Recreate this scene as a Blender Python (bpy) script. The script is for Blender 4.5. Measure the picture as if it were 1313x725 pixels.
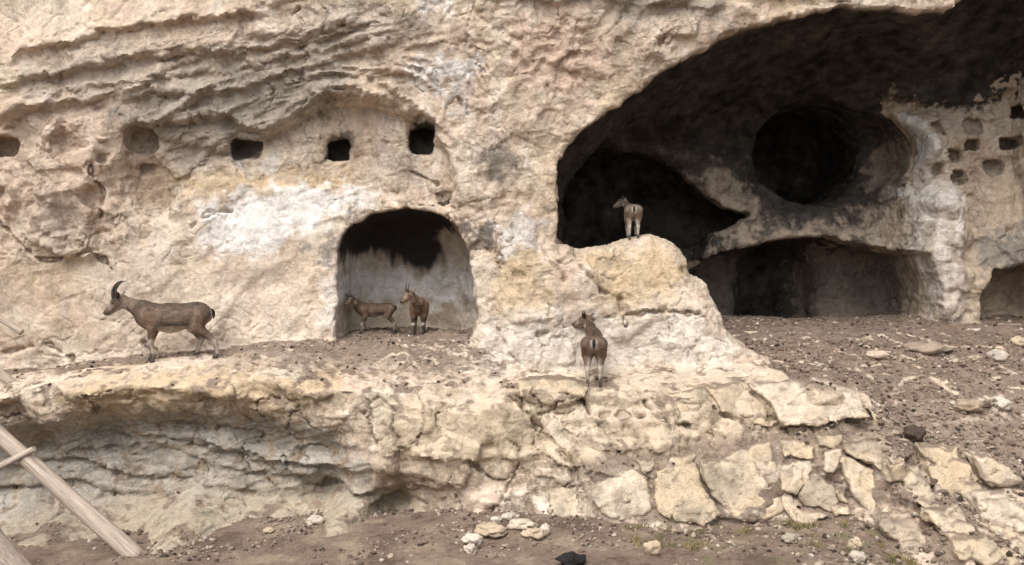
import bpy, math, random
import numpy as np
from math import radians

# ------------------------------------------------------------------ camera, sky, sun, exposure
scene = bpy.context.scene
for o in list(bpy.data.objects):
    bpy.data.objects.remove(o, do_unlink=True)
COL = scene.collection
F, CX, CY, CAMY, EYE = 1203.0, 656.5, 362.5, -12.0, 2.56      # photo focal length in px, centre, camera place

cam_d = bpy.data.cameras.new('camera')
cam_d.sensor_width = 36.0
cam_d.lens = 36.0 * F / 1313.0
cam_d.clip_start, cam_d.clip_end = 0.1, 500.0
cam = bpy.data.objects.new('camera', cam_d)
cam.location = (0, CAMY, EYE)
cam.rotation_euler = (radians(90), 0, 0)
COL.objects.link(cam)
scene.camera = cam

SUN_EL, SUN_AZ = radians(54), radians(-25)        # azimuth from straight behind the camera, towards the left
world = bpy.data.worlds.new('World')
scene.world = world
world.use_nodes = True
nt = world.node_tree
nt.nodes.clear()
sky = nt.nodes.new('ShaderNodeTexSky')
sky.sky_type = 'NISHITA'
sky.sun_disc = False
sky.sun_elevation = SUN_EL
sky.sun_rotation = math.pi + SUN_AZ * -1
sky.air_density, sky.dust_density, sky.ozone_density = 1.0, 4.0, 1.0
hs = nt.nodes.new('ShaderNodeHueSaturation')      # hazy, nearly white overcast sky
hs.inputs['Saturation'].default_value = 0.25
bg = nt.nodes.new('ShaderNodeBackground')
bg.inputs['Strength'].default_value = 0.12
out = nt.nodes.new('ShaderNodeOutputWorld')
nt.links.new(sky.outputs[0], hs.inputs['Color'])
nt.links.new(hs.outputs[0], bg.inputs['Color'])
nt.links.new(bg.outputs[0], out.inputs['Surface'])

sun_d = bpy.data.lights.new('sun', 'SUN')
sun_d.energy = 1.5
sun_d.angle = radians(50)
sun_d.color = (1.0, 0.96, 0.90)
sun = bpy.data.objects.new('sun', sun_d)
# light comes from behind-left of the camera and above
sun.rotation_euler = (radians(90) - SUN_EL, 0, SUN_AZ)
COL.objects.link(sun)

vs = scene.view_settings
vs.view_transform = 'Standard'
vs.look = 'None'
vs.exposure = 0.78
vs.gamma = 1.0

# ------------------------------------------------------------------ numeric helpers
f32 = np.float32
rng = np.random.default_rng(7)
random.seed(7)

def P(px, py, Y):
    d = Y - CAMY
    return ((px - CX) / F * d, Y, EYE - (py - CY) / F * d)

def sstep(a, b, x):
    t = np.clip((x - a) / (b - a), 0, 1)
    return t * t * (3 - 2 * t)

def smin(a, b, k):
    h = np.maximum(k - np.abs(a - b), 0) / k
    return np.minimum(a, b) - h * h * k * 0.25

def smax(a, b, k):
    return -smin(-a, -b, k)

def hash3(ix, iy, iz, seed):
    with np.errstate(over='ignore'):
        h = (ix.astype(np.uint32) * np.uint32(374761393) + iy.astype(np.uint32) * np.uint32(668265263)
             + iz.astype(np.uint32) * np.uint32(2246822519) + np.uint32((seed * 3266489917) & 0xffffffff))
        h = (h ^ (h >> np.uint32(15))) * np.uint32(2246822519)
        h = (h ^ (h >> np.uint32(13))) * np.uint32(3266489917)
        return h ^ (h >> np.uint32(16))

_g = rng.normal(size=(256, 3)); _g /= np.linalg.norm(_g, axis=1)[:, None]
GR = _g.astype(f32)

def perlin(p, seed=0):
    p = p.astype(f32) + f32(1000.0)
    i = np.floor(p).astype(np.int32); f = p - i
    u = f * f * f * (f * (f * 6 - 15) + 10)
    res = 0
    for dx in (0, 1):
        wx = u[:, 0] if dx else 1 - u[:, 0]
        for dy in (0, 1):
            wy = u[:, 1] if dy else 1 - u[:, 1]
            for dz in (0, 1):
                wz = u[:, 2] if dz else 1 - u[:, 2]
                g = GR[hash3(i[:, 0] + dx, i[:, 1] + dy, i[:, 2] + dz, seed) & np.uint32(255)]
                dot = g[:, 0] * (f[:, 0] - dx) + g[:, 1] * (f[:, 1] - dy) + g[:, 2] * (f[:, 2] - dz)
                res = res + wx * wy * wz * dot
    return res * f32(1.5)

def fbm(p, octv=3, seed=0, gain=0.5):
    r = 0; a = 1.0
    for k in range(octv):
        r = r + a * perlin(p * (2.03 ** k), seed + k * 17)
        a *= gain
    return r

def facets(p, seed=0, sharp=9.0):
    """chipped-rock field: each random cell is a tilted plane; returns the value and a crack measure"""
    p = p.astype(f32) + f32(1000.0)
    b = np.floor(p - 0.5).astype(np.int32)
    num = 0; den = 0
    d1 = np.full(len(p), 9.0, f32); d2 = np.full(len(p), 9.0, f32)
    for dx in (0, 1):
        for dy in (0, 1):
            for dz in (0, 1):
                ix, iy, iz = b[:, 0] + dx, b[:, 1] + dy, b[:, 2] + dz
                h = hash3(ix, iy, iz, seed)
                j = GR[h & np.uint32(255)]
                c = np.stack([ix, iy, iz], 1).astype(f32) + 0.5 + 0.42 * j
                q = p - c
                d = (q * q).sum(1)
                g = GR[(h >> np.uint32(8)) & np.uint32(255)]
                off = ((h >> np.uint32(16)) & np.uint32(255)).astype(f32) / 255.0 - 0.5
                val = (g * q).sum(1) + 0.5 * off
                w = np.exp(-sharp * d) + 1e-12
                num = num + w * val; den = den + w
                d2 = np.minimum(d2, np.maximum(d1, d)); d1 = np.minimum(d1, d)
    return num / den, np.sqrt(d2) - np.sqrt(d1)

# ------------------------------------------------------------------ 2-D maps over the cliff
MX0, MX1, MZ0, MZ1, MS = -7.6, 8.6, -0.8, 7.4, 0.025
mx = np.arange(MX0, MX1 + 1e-6, MS).astype(f32); mz = np.arange(MZ0, MZ1 + 1e-6, MS).astype(f32)
GX, GZ = np.meshgrid(mx, mz, indexing='ij')
MP = np.stack([GX.ravel(), np.zeros(GX.size, f32), GZ.ravel()], 1)

def samp(m, x, z, x0=MX0, z0=MZ0, s=MS):
    fx = np.clip((x - x0) / s, 0, m.shape[0] - 1.001); fz = np.clip((z - z0) / s, 0, m.shape[1] - 1.001)
    i = fx.astype(np.int32); j = fz.astype(np.int32); u = (fx - i).astype(f32); v = (fz - j).astype(f32)
    return (m[i, j] * (1 - u) * (1 - v) + m[i + 1, j] * u * (1 - v) + m[i, j + 1] * (1 - u) * v + m[i + 1, j + 1] * u * v)

def rbf(pts, vals, qx, qy, smooth=0.0, eps=0.35):
    p = np.array(pts, float); v = np.array(vals, float); n = len(p)
    def phi(d2): return np.sqrt(d2 + eps * eps)
    A = phi(((p[:, None] - p[None]) ** 2).sum(2)) + np.eye(n) * smooth
    M = np.zeros((n + 1, n + 1)); M[:n, :n] = A; M[n, :n] = 1; M[:n, n] = 1
    w = np.linalg.solve(M, np.append(v, 0))
    r = np.full(qx.shape, w[n], f32)
    for k in range(n):
        r += f32(w[k]) * np.sqrt((qx - f32(p[k, 0])) ** 2 + (qy - f32(p[k, 1])) ** 2 + f32(eps * eps))
    return r

def xz_map(ctrl, eps=0.3, smooth=0.0):
    W = [P(*c) for c in ctrl]
    return rbf([(w[0], w[2]) for w in W], [w[1] for w in W], GX, GZ, smooth, eps)

def seg_dist(x, z, a, b):
    ax, az = a; bx, bz = b
    dx, dz = bx - ax, bz - az
    t = np.clip(((x - ax) * dx + (z - az) * dz) / (dx * dx + dz * dz + 1e-9), 0, 1)
    return np.sqrt((x - ax - t * dx) ** 2 + (z - az - t * dz) ** 2)

def poly_sdf(pp, Y=0.0, x=None, z=None):
    """signed distance (negative inside) to an outline, in metres on the plane of depth Y"""
    x = GX if x is None else x; z = GZ if z is None else z
    w = [(P(a, b, Y)[0], P(a, b, Y)[2]) for a, b in pp]
    d = np.full(x.shape, 1e9, f32); ins = np.zeros(x.shape, bool)
    n = len(w)
    for k in range(n):
        a, b = w[k], w[(k + 1) % n]
        d = np.minimum(d, seg_dist(x, z, a, b))
        if a[1] != b[1]:
            c = ((a[1] > z) != (b[1] > z)) & (x < (b[0] - a[0]) * (z - a[1]) / (b[1] - a[1]) + a[0])
            ins ^= c
    return np.where(ins, -d, d).astype(f32)

def line_dist(pp, Y=0.0, x=None, z=None):
    x = GX if x is None else x; z = GZ if z is None else z
    w = [(P(a, b, Y)[0], P(a, b, Y)[2]) for a, b in pp]
    d = np.full(x.shape, 1e9, f32)
    for k in range(len(w) - 1):
        d = np.minimum(d, seg_dist(x, z, w[k], w[k + 1]))
    return d.astype(f32)

N_A = fbm(MP * 1.1, 3, 3).reshape(GX.shape)
N_B = fbm(MP * 4.0, 3, 5).reshape(GX.shape)
N_C = fbm(MP * 12.0, 3, 9).reshape(GX.shape)
N_W = (N_B * 0.06 + N_C * 0.03).astype(f32)        # wobble for drawn lines

# ---- upper wall: depth of its face
YU = xz_map([(0, 0, -.25), (300, 0, -.25), (600, 0, -.35), (800, 0, -.45), (1000, 0, -.4), (1313, -40, -.5), (1313, 60, -.5),
             (0, 120, -.30), (0, 250, -.25), (60, 320, -.15), (0, 400, 0.0), (0, 480, .05), (110, 230, -.22), (170, 230, 0.0),
             (150, 120, -.18), (300, 100, -.12), (400, 60, -.15), (520, 60, -.22), (650, 90, -.32), (780, 80, -.3),
             (200, 330, .03), (300, 240, .08), (400, 210, .14), (480, 170, .18), (520, 220, .1), (560, 250, .0), (330, 300, .05),
             (200, 430, .08), (350, 420, .05), (420, 380, .02), (620, 200, -.2), (690, 220, -.22), (640, 300, -.18), (700, 300, -.2),
             (640, 380, -.25), (690, 380, -.28), (620, 440, -.3), (670, 450, -.4), (760, 450, -.05), (720, 340, -.25),
             (850, 40, -.35), (900, 200, -.1), (1000, 300, 0), (1313, 300, 0), (1000, 440, 0), (1313, 440, 0), (850, 420, -.1),
             (200, 520, .1), (500, 520, 0), (700, 520, -.3), (1100, 520, 0)], eps=0.25)

def zline(pp, Y=0.0):
    w = [P(a, b, Y) for a, b in pp]
    return np.interp(mx, [q[0] for q in w], [q[2] for q in w]).astype(f32)[:, None], w[0][0], w[-1][0]

def stepline(pp, a, h, b=0.0, h2=0.15, taper=0.35, Y=0.0):
    """rock juts out above the line, and is cut back below it"""
    zl_, x0, x1 = zline(pp, Y)
    s = GZ - zl_ - N_W * 1.2
    tp = sstep(x0 - .02, x0 + taper, GX) * (1 - sstep(x1 - taper, x1 + .02, GX))
    edge = sstep(-0.02, 0.02, s)
    return tp * (-a * edge * np.exp(-np.maximum(s, 0) / h) + b * (1 - edge) * np.exp(np.minimum(s, 0) / h2))

for args in [
    ([(20, 104), (45, 74), (80, 66), (112, 63), (116, 56), (150, 48), (200, 41), (260, 33), (312, 28), (360, 26)], .12, .25, .05, .08),
    ([(0, 121), (60, 109), (100, 96), (150, 88), (200, 79), (240, 70), (300, 72), (350, 66), (420, 48), (470, 30)], .13, .14, .04, .12),
    ([(60, 127), (110, 118), (160, 112), (230, 100), (300, 96), (370, 78), (440, 62), (530, 42)], .08, .07, .03, .08),
    ([(150, 142), (200, 119), (260, 126), (330, 113), (380, 92), (440, 74), (520, 60)], .12, .10, .03, .1),
    ([(160, 166), (190, 158), (225, 157), (290, 146), (318, 168), (350, 166), (385, 146), (420, 126), (450, 122), (500, 135)], .14, .10, .10, .16),
    ([(205, 238), (232, 226), (255, 200), (285, 176), (300, 170)], .05, .05, .05, .06),
    ([(240, 236), (262, 218), (290, 190), (300, 182)], .04, .04, .03, .05),
    ([(385, 132), (420, 128), (480, 131), (520, 150), (545, 166), (572, 195), (588, 235), (592, 250)], .13, .10, .07, .12),
    ([(440, 96), (470, 100), (510, 120), (550, 150), (580, 180), (600, 230)], .08, .05, .03, .06),
    ([(0, 150), (30, 152), (45, 140), (80, 150), (110, 140)], .07, .06, .03, .06),
    ([(35, 128), (60, 130), (85, 122)], .06, .05, .04, .05),
    ([(30, 300), (60, 318), (95, 332), (128, 322), (135, 300)], .14, .22, .02, .06),
    ([(0, 268), (15, 276), (40, 285), (55, 290)], .07, .1, .02, .06),
    ([(330, 18), (370, 10), (410, 2)], .07, .08, .03, .08),
    ([(300, 50), (340, 52), (400, 45), (430, 42)], .06, .06, .02, .06),
    ([(660, 70), (700, 92), (735, 80), (760, 70)], .05, .06, .03, .05),
    ([(610, 70), (640, 68), (670, 74)], .04, .05, .02, .05),
    ([(655, 160), (672, 168), (690, 164)], .05, .06, .05, .06),
    ([(640, 15), (680, 12), (720, 16), (760, 8), (800, 20)], .08, .08, .05, .06),
    ([(800, 45), (830, 20), (860, 12), (900, 30), (925, 45)], .08, .1, .04, .06),
    ([(620, 385), (660, 410), (700, 412), (740, 408), (790, 400), (840, 410), (880, 402)], .05, .08, .03, .08),
    ([(210, 262), (230, 280), (245, 268), (275, 262)], .03, .05, .02, .05),
]:
    YU += stepline(*args)

def soft(pp, Y=0.0, w=0.12, warp=1.0):
    return 1 - sstep(-w, w, poly_sdf(pp, Y) + N_W * 2.2 * warp)

# layered, tilted strata at the upper left
R_STRATA = soft([(0, 95), (120, 85), (240, 60), (350, 62), (460, 25), (560, 45), (560, 110), (470, 125), (400, 135), (340, 175), (230, 245),
                 (190, 200), (170, 160), (100, 145), (60, 160), (0, 175)], w=.18)
ca, sa = math.cos(radians(17)), math.sin(radians(17))
SU = GX * ca + GZ * sa
_aw = [P(a, b, 0) for a, b in [(-60, 262), (60, 262), (200, 240), (260, 200), (330, 152), (400, 122), (450, 108), (500, 114), (545, 142), (580, 190), (600, 250), (700, 250)]]
_zc = np.interp(mx, [q[0] for q in _aw], [q[2] for q in _aw]).astype(f32)[:, None] - f32(P(0, 160, 0)[2])
_wt = (1 - sstep(P(0, 120, 0)[2], P(0, 40, 0)[2], GZ)) * sstep(P(110, 0, 0)[0], P(230, 0, 0)[0], GX)
SV = GZ - _wt * _zc - (1 - _wt) * GX * f32(.22)
sp = np.stack([SU.ravel() * 0.9, np.zeros(SU.size, f32), SV.ravel() * 7.5 + N_A.ravel() * 1.2], 1)
def terraces(U, W, freq, seed, warp=.9, along=.8):
    """overlapping rock plates: each juts out at its lower edge and leans back above"""
    q = np.stack([U.ravel() * .55, np.zeros(U.size, f32) + seed, W.ravel() * .9], 1)
    t = W.ravel() * freq + warp * fbm(q * 1.3, 3, seed)
    k = np.floor(t); f = t - k
    a = perlin(np.stack([U.ravel() * along, k * 7.31, np.zeros(U.size, f32) + .37], 1), seed + 5) + .35
    a = np.clip(a, 0, 1)
    return (a * (1 - f) ** 1.4 * sstep(0, .12, f)).reshape(U.shape).astype(f32)
YU += R_STRATA * (-.17 * terraces(SU, SV, 4.2, 21) - .07 * terraces(SU, SV, 11, 22, 1.2, 1.6) + .05)
YU += (1 - R_STRATA) * (1 - soft([(-80, -60), (320, -60), (300, 20), (100, 55), (20, 100), (-80, 110)], 0, .15)) * -.035 * terraces(SU, SV, 3.0, 23)
# the broad arched recess round the upper niches
YU += .16 * soft([(300, 206), (335, 172), (392, 140), (450, 124), (500, 130), (545, 152), (574, 195), (588, 248), (560, 262), (450, 242), (330, 236)], 0, .05, .5)
YU += .10 * soft([(150, 250), (165, 190), (185, 170), (300, 195), (260, 215), (225, 250), (215, 280), (170, 275)], 0, .06, .5)
# rough lumps at far left, pinkish ridges above the pillar
R_LUMP = soft([(0, 130), (130, 130), (160, 230), (130, 330), (60, 320), (0, 280)], w=.12)
fl, fc = facets(MP * 3.2 + np.array([0, .3, 0], f32), 31, 40)
FL = fl.reshape(GX.shape); FC = fc.reshape(GX.shape)
YU += R_LUMP * FL * .16
R_PINK = soft([(640, 20), (720, 30), (770, 60), (750, 130), (690, 135), (650, 100)], w=.2)
YU += R_PINK * -.05 * (1 - 2 * np.abs(N_B)) + .03 * R_PINK
R_TOPR = soft([(740, -20), (1000, -20), (1215, -20), (1210, 15), (1060, 18), (950, 40), (880, 70), (820, 90), (760, 40)], w=.15)
YU += R_TOPR * FL * .14
YU += 0.05 * N_A + .006 * N_B
# shallow carved hollows
def dent(pp, depth, w=.06, Y=0.):
    global YU
    YU = YU + depth * soft(pp, Y, w, .5)
dent([(165, 195), (180, 188), (212, 205), (222, 250), (205, 275), (180, 270), (160, 245)], .10)
dent([(300, 205), (420, 208), (430, 225), (300, 225)], .03)
dent([(485, 245), (512, 240), (512, 262), (490, 266)], .06, .04)
dent([(560, 247), (582, 246), (584, 268), (566, 270)], .06, .03)
dent([(630, 256), (652, 252), (652, 268), (632, 272)], .05, .03)
dent([(666, 252), (684, 250), (684, 270), (668, 270)], .04, .03)
dent([(660, 352), (672, 352), (672, 360), (660, 360)], .06, .02)
dent([(560, 180), (600, 170), (612, 255), (590, 262)], -.05, .08)

# ---- interior of the great cave: depth of its back surface
YB = xz_map([(713, 300, .8), (716, 205, .6), (745, 172, .4), (800, 130, .35), (860, 88, .3), (905, 66, .25), (960, 45, .25), (1060, 24, .2), (1205, 22, .2),
             (1313, -10, .2), (1313, -60, -.1), (1000, -40, -.3),
             (800, 165, 1.7), (850, 150, 1.7), (900, 110, 1.2), (960, 90, 1.2), (1050, 70, 1.1), (1150, 60, .9), (1250, 50, .8), (1313, 50, .8),
             (800, 190, 2.3), (850, 185, 2.3), (900, 160, 2.2), (960, 130, 2.1), (1050, 115, 2.0), (1120, 110, 1.8), (1200, 108, 1.55), (1313, 98, 1.25),
             (880, 220, 2.4), (930, 230, 2.35), (980, 280, 2.15), (1060, 285, 2.1), (1140, 270, 2.05), (1160, 220, 1.9), (940, 270, 2.3),
             (950, 300, 2.05), (1060, 300, 2.0), (1140, 300, 1.95),
             (1160, 150, 1.75), (1180, 200, 1.45), (1190, 260, 1.3), (1185, 320, 1.3), (1190, 400, 1.3), (1240, 160, 1.5), (1250, 230, 1.4),
             (1250, 300, 1.2), (1250, 390, 1.15), (1313, 150, 1.35), (1313, 230, 1.25), (1313, 320, 1.0), (1380, 200, 1.2), (1380, 400, 1.0),
             (760, 290, 2.4), (850, 320, 2.4), (950, 400, 2.4), (1100, 400, 2.2)], eps=0.22)
# lip under the black ceiling over the right wall
YB += stepline([(1120, 118), (1165, 122), (1200, 132), (1240, 133), (1280, 122), (1313, 112), (1345, 105)], .16, .10, .04, .10, .2, 1.5)
YB += .07 * N_A + .03 * N_B
_rw = soft([(1150, 135), (1340, 120), (1340, 420), (1180, 420)], 1.4, .15)
YB += _rw * (FL * .06)
YB += .10 * soft([(1165, 140), (1200, 140), (1215, 225), (1232, 300), (1215, 410), (1180, 410), (1176, 300)], 1.4, .12) * -1
YB += .10 * soft([(1222, 250), (1250, 240), (1255, 330), (1235, 400), (1225, 330)], 1.3, .1)

D_RIM = poly_sdf([(713, 330), (713, 312), (714, 250), (716, 205), (724, 188), (745, 170), (800, 130), (860, 88), (905, 64), (955, 42), (1010, 29),
                  (1060, 20), (1120, 23), (1160, 26), (1203, 20), (1222, 4), (1262, -22), (1370, -30), (1378, 560), (880, 560), (760, 340)]) + N_W * .7
D_ARCH = poly_sdf([(432, 520), (430, 470), (430, 400), (432, 320), (440, 294), (470, 274), (520, 266), (560, 272), (588, 290), (602, 320), (609, 370), (614, 405),
                   (606, 432), (600, 470), (600, 520)]) + N_W * .45
D_ALC = poly_sdf([(640, 196), (716, 192), (780, 190), (838, 196), (872, 215), (900, 245), (930, 265), (962, 276), (940, 292), (915, 300), (900, 335), (640, 345)], 2.3) + N_W * .4
D_LOW = poly_sdf([(870, 520), (884, 350), (925, 322), (985, 314), (1060, 308), (1110, 312), (1160, 328), (1172, 370), (1172, 520)], 2.1) + N_W * .3
D_DOOR = poly_sdf([(952, 520), (955, 335), (985, 318), (1035, 318), (1052, 345), (1055, 520)], 3.0) + N_W * .2
D_CH = poly_sdf([(1067 + 99 * math.cos(a * .2618) , 199 - 66 * math.sin(a * .2618)) for a in range(24)], 2.0) + N_W * .3
D_CH2 = poly_sdf([(1036 + 70 * math.cos(a * .2618) , 197 - 66 * math.sin(a * .2618)) for a in range(24)], 2.6) + N_W * .3
D_RCAVE = poly_sdf([(1266, 520), (1262, 440), (1258, 375), (1275, 345), (1310, 338), (1370, 330), (1370, 520)], 1.1) + N_W * .6

# ---- ledge: height of its top over (x, y), and depth of the face below it
LX0, LY0, LS = -7.6, -4.2, 0.04
lx = np.arange(LX0, 8.6, LS).astype(f32); ly = np.arange(LY0, 6.4, LS).astype(f32)
HX, HY = np.meshgrid(lx, ly, indexing='ij')
_top = [(-60, 486, .1), (0, 477, .1), (100, 466, .1), (200, 455, .1), (300, 445, .1), (420, 435, .1), (0, 484, -.4), (100, 473, -.4), (200, 461, -.4), (300, 454, -.4), (400, 447, -.4), (520, 425, .9), (520, 433, .2), (520, 440, -.2), (450, 422, 1.2), (590, 422, 1.2),
        (600, 440, -.2), (-40, 500, -1.0), (60, 492, -1.0), (150, 485, -1.0), (250, 480, -1.0), (350, 476, -1.0), (430, 490, -1.1), (520, 500, -1.2), (600, 508, -1.25),
        (640, 486, -.8), (450, 458, -.5), (560, 466, -.5), (690, 478, -.5), (767, 498, -1.1), (760, 481, -.5), (760, 470, -.15), (850, 492, -1.0), (850, 478, -.5), (950, 470, -.5), (1000, 470, -.4),
        (1100, 482, -.5), (680, 494, -1.2), (800, 502, -1.2), (900, 500, -1.15), (1000, 486, -1.1), (1090, 500, -1.15),
        (1000, 409, 2.0), (1160, 410, 1.5), (1250, 415, 1.2), (1340, 416, 1.1), (1200, 440, .5), (1340, 440, .4), (1030, 440, .3), (1200, 480, -.4), (1340, 482, -.4),
        (1250, 530, -1.0), (1340, 540, -1.0), (1160, 535, -1.0), (950, 408, 3.0), (900, 407, 4.0), (760, 390, 3), (1200, 560, -1.3), (1340, 570, -1.25),
        (1060, 412, 3.2), (1000, 600, -2.2), (600, 600, -2.2), (200, 560, -2.2), (1250, 650, -2.2)]
_w = [P(*c) for c in _top]
ZL = rbf([(w[0], w[1]) for w in _w], [w[2] for w in _w], HX, HY, 0.02, .3)
_lp = np.stack([HX.ravel(), HY.ravel(), np.zeros(HX.size, f32)], 1)
NL_A = fbm(_lp * 1.6, 3, 41).reshape(HX.shape); NL_B = fbm(_lp * 6, 3, 43).reshape(HX.shape)
ZL += .045 * NL_A + .015 * NL_B

YL = xz_map([(-60, 500, -1.15), (0, 520, -1.25), (60, 515, -1.2), (150, 510, -1.2), (250, 505, -1.2), (350, 505, -1.2), (430, 510, -1.3), (520, 515, -1.4), (600, 522, -1.45),
             (0, 548, -1.2), (60, 535, -1.15), (130, 528, -1.1), (230, 522, -1.1), (320, 530, -1.15), (420, 545, -1.3),
             (0, 575, -.85), (60, 560, -.75), (150, 550, -.62), (240, 548, -.65), (330, 560, -.8), (410, 580, -1.05), (430, 560, -1.2),
             (0, 630, -.75), (80, 610, -.85), (160, 600, -.8), (240, 590, -.82), (250, 610, -.85), (320, 600, -.95), (380, 610, -1.0),
             (300, 585, -.95), (400, 600, -1.1), (450, 600, -1.35), (440, 622, -1.05), (520, 628, -1.1), (350, 622, -.95), (180, 645, -.95), (60, 655, -1.0),
             (0, 690, -1.5), (100, 680, -1.4), (200, 672, -1.35), (300, 655, -1.2), (420, 650, -1.2), (500, 652, -1.15), (200, 720, -2.4), (0, 740, -2.4), (420, 690, -2.2),
             (500, 560, -1.5), (560, 540, -1.5), (620, 560, -1.55), (500, 600, -1.55), (540, 612, -1.5), (620, 600, -1.6), (600, 640, -1.6), (660, 650, -1.7), (560, 650, -1.45),
             (540, 690, -1.9), (660, 690, -1.9),
             (660, 505, -1.3), (720, 510, -1.35), (800, 515, -1.3), (900, 515, -1.3), (1000, 500, -1.2), (1100, 510, -1.25),
             (720, 570, -1.5), (800, 560, -1.5), (900, 555, -1.45), (1000, 545, -1.4), (1110, 540, -1.35),
             (760, 590, -1.75), (850, 580, -1.75), (950, 570, -1.7), (1050, 562, -1.65), (1130, 556, -1.6),
             (760, 640, -1.85), (860, 640, -1.85), (960, 640, -1.85), (1080, 650, -1.85), (860, 690, -2.1), (1080, 700, -2.1),
             (1180, 550, -1.45), (1250, 550, -1.45), (1340, 560, -1.45), (1180, 600, -1.75), (1250, 600, -1.7), (1340, 610, -1.7), (1170, 650, -2.05), (1250, 650, -2.15), (1340, 660, -2.1),
             (1200, 700, -2.5), (1280, 700, -2.6), (1280, 760, -3.0)], eps=0.14, smooth=.01)
for args in [
    ([(0, 560), (60, 552), (120, 546), (200, 543), (260, 548), (300, 556)], .02, .05, .05, .06),
    ([(30, 588), (100, 584), (170, 577), (260, 566)], .10, .10, .04, .06),
    ([(60, 612), (130, 608), (200, 600)], .06, .08, .03, .05),
    ([(0, 640), (60, 655), (130, 650)], .05, .08, .02, .05),
    ([(190, 582), (240, 578), (280, 580), (330, 600), (380, 618), (440, 622)], .12, .10, .07, .08),
    ([(300, 560), (360, 552), (420, 556), (450, 562)], .05, .06, .02, .06),
    ([(420, 620), (470, 625), (520, 622), (570, 615), (610, 635)], .10, .10, .06, .06),
    ([(510, 640), (540, 636), (580, 648)], .08, .07, .06, .05),
    ([(480, 560), (540, 578), (600, 586)], .06, .08, .03, .06),
    ([(240, 500), (300, 510), (370, 516), (430, 505), (480, 492)], .05, .06, .03, .06),
    ([(60, 508), (100, 512), (140, 505), (170, 512), (210, 500)], .08, .06, .04, .05),
    ([(620, 505), (665, 510), (690, 505)], .06, .06, .10, .06),
    ([(960, 480), (1000, 486), (1060, 484)], .05, .06, .08, .05),
    ([(740, 560), (800, 572), (860, 560), (950, 552), (1110, 532)], .04, .08, .05, .05),
    ([(1150, 640), (1200, 650), (1260, 640), (1313, 660)], .10, .1, .06, .08),
    ([(1190, 690), (1240, 680), (1313, 700)], .10, .1, .06, .08),
    ([(1250, 600), (1290, 612), (1340, 606)], .10, .1, .06, .08),
]:
    YL += stepline(*args, Y=-1.2)
R_GREY = soft([(-60, 552), (60, 548), (150, 535), (240, 525), (330, 535), (430, 560), (470, 600), (500, 625), (380, 640), (200, 650), (80, 665), (-60, 700)], -.9, .1)
ca, sa = math.cos(radians(-6)), math.sin(radians(-6))
SU = GX * ca + GZ * sa; SV = -GX * sa + GZ * ca
sp = np.stack([SU.ravel() * 1.1, np.zeros(SU.size, f32) + 5, SV.ravel() * 6.5 + N_A.ravel() * 1.5], 1)
YL += R_GREY * (-.20 * terraces(SU, SV, 4.2, 61, .8, .28) - .06 * terraces(SU, SV, 12, 62, 1.0, .8) + .07)
YL += (1 - R_GREY) * (-.10 * terraces(SU, SV, 3.6, 63, .7, .3) - .04 * terraces(SU, SV, 9, 64, .9, .7))
YL += .06 * N_A + .02 * N_B
fl2, fc2 = facets(MP * 1.5 + np.array([3, .3, 1], f32), 37, 40)
FL2 = fl2.reshape(GX.shape)
YL += (1 - R_GREY) * (FL2 * .10 + FL * .025)
YL += soft([(-60, 490), (450, 478), (460, 520), (330, 535), (230, 528), (60, 548), (-60, 560)], -1.1, .08) * FL * .10
R_RUB = soft([(1135, 560), (1340, 560), (1340, 740), (1180, 740), (1140, 660)], -1.8, .15)
YL += R_RUB * FL * .28

# ---- pedestal: the big boulder the kid stands on
D_PED = poly_sdf([(640, 520), (680, 400), (705, 330), (716, 314), (745, 320), (790, 309), (832, 300), (866, 305), (880, 322), (890, 352), (908, 364), (918, 392),
                  (934, 425), (958, 450), (1010, 480), (1010, 520)], 0.0) + N_W * .5
YP = xz_map([(720, 316, -.2), (800, 308, .1), (850, 302, .15), (720, 360, -.25), (800, 350, -.1), (860, 340, -.05), (880, 370, -.05), (700, 420, -.32), (780, 400, -.12), (860, 400, -.15),
             (910, 410, -.2), (690, 470, -.42), (780, 470, -.18), (860, 470, -.25), (950, 465, -.35), (640, 450, -.4), (1000, 480, -.35), (780, 520, -.3), (940, 520, -.5)], eps=.2)
YP += .05 * N_A + .01 * N_B + FL2 * .05
YP += stepline([(740, 330), (755, 350), (775, 372), (795, 382)], .05, .05, .06, .05)
YP += stepline([(810, 402), (850, 396), (900, 402)], .06, .06, .04, .06)
YP += stepline([(640, 405), (690, 410), (740, 404)], .04, .06, .03, .06)

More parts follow.
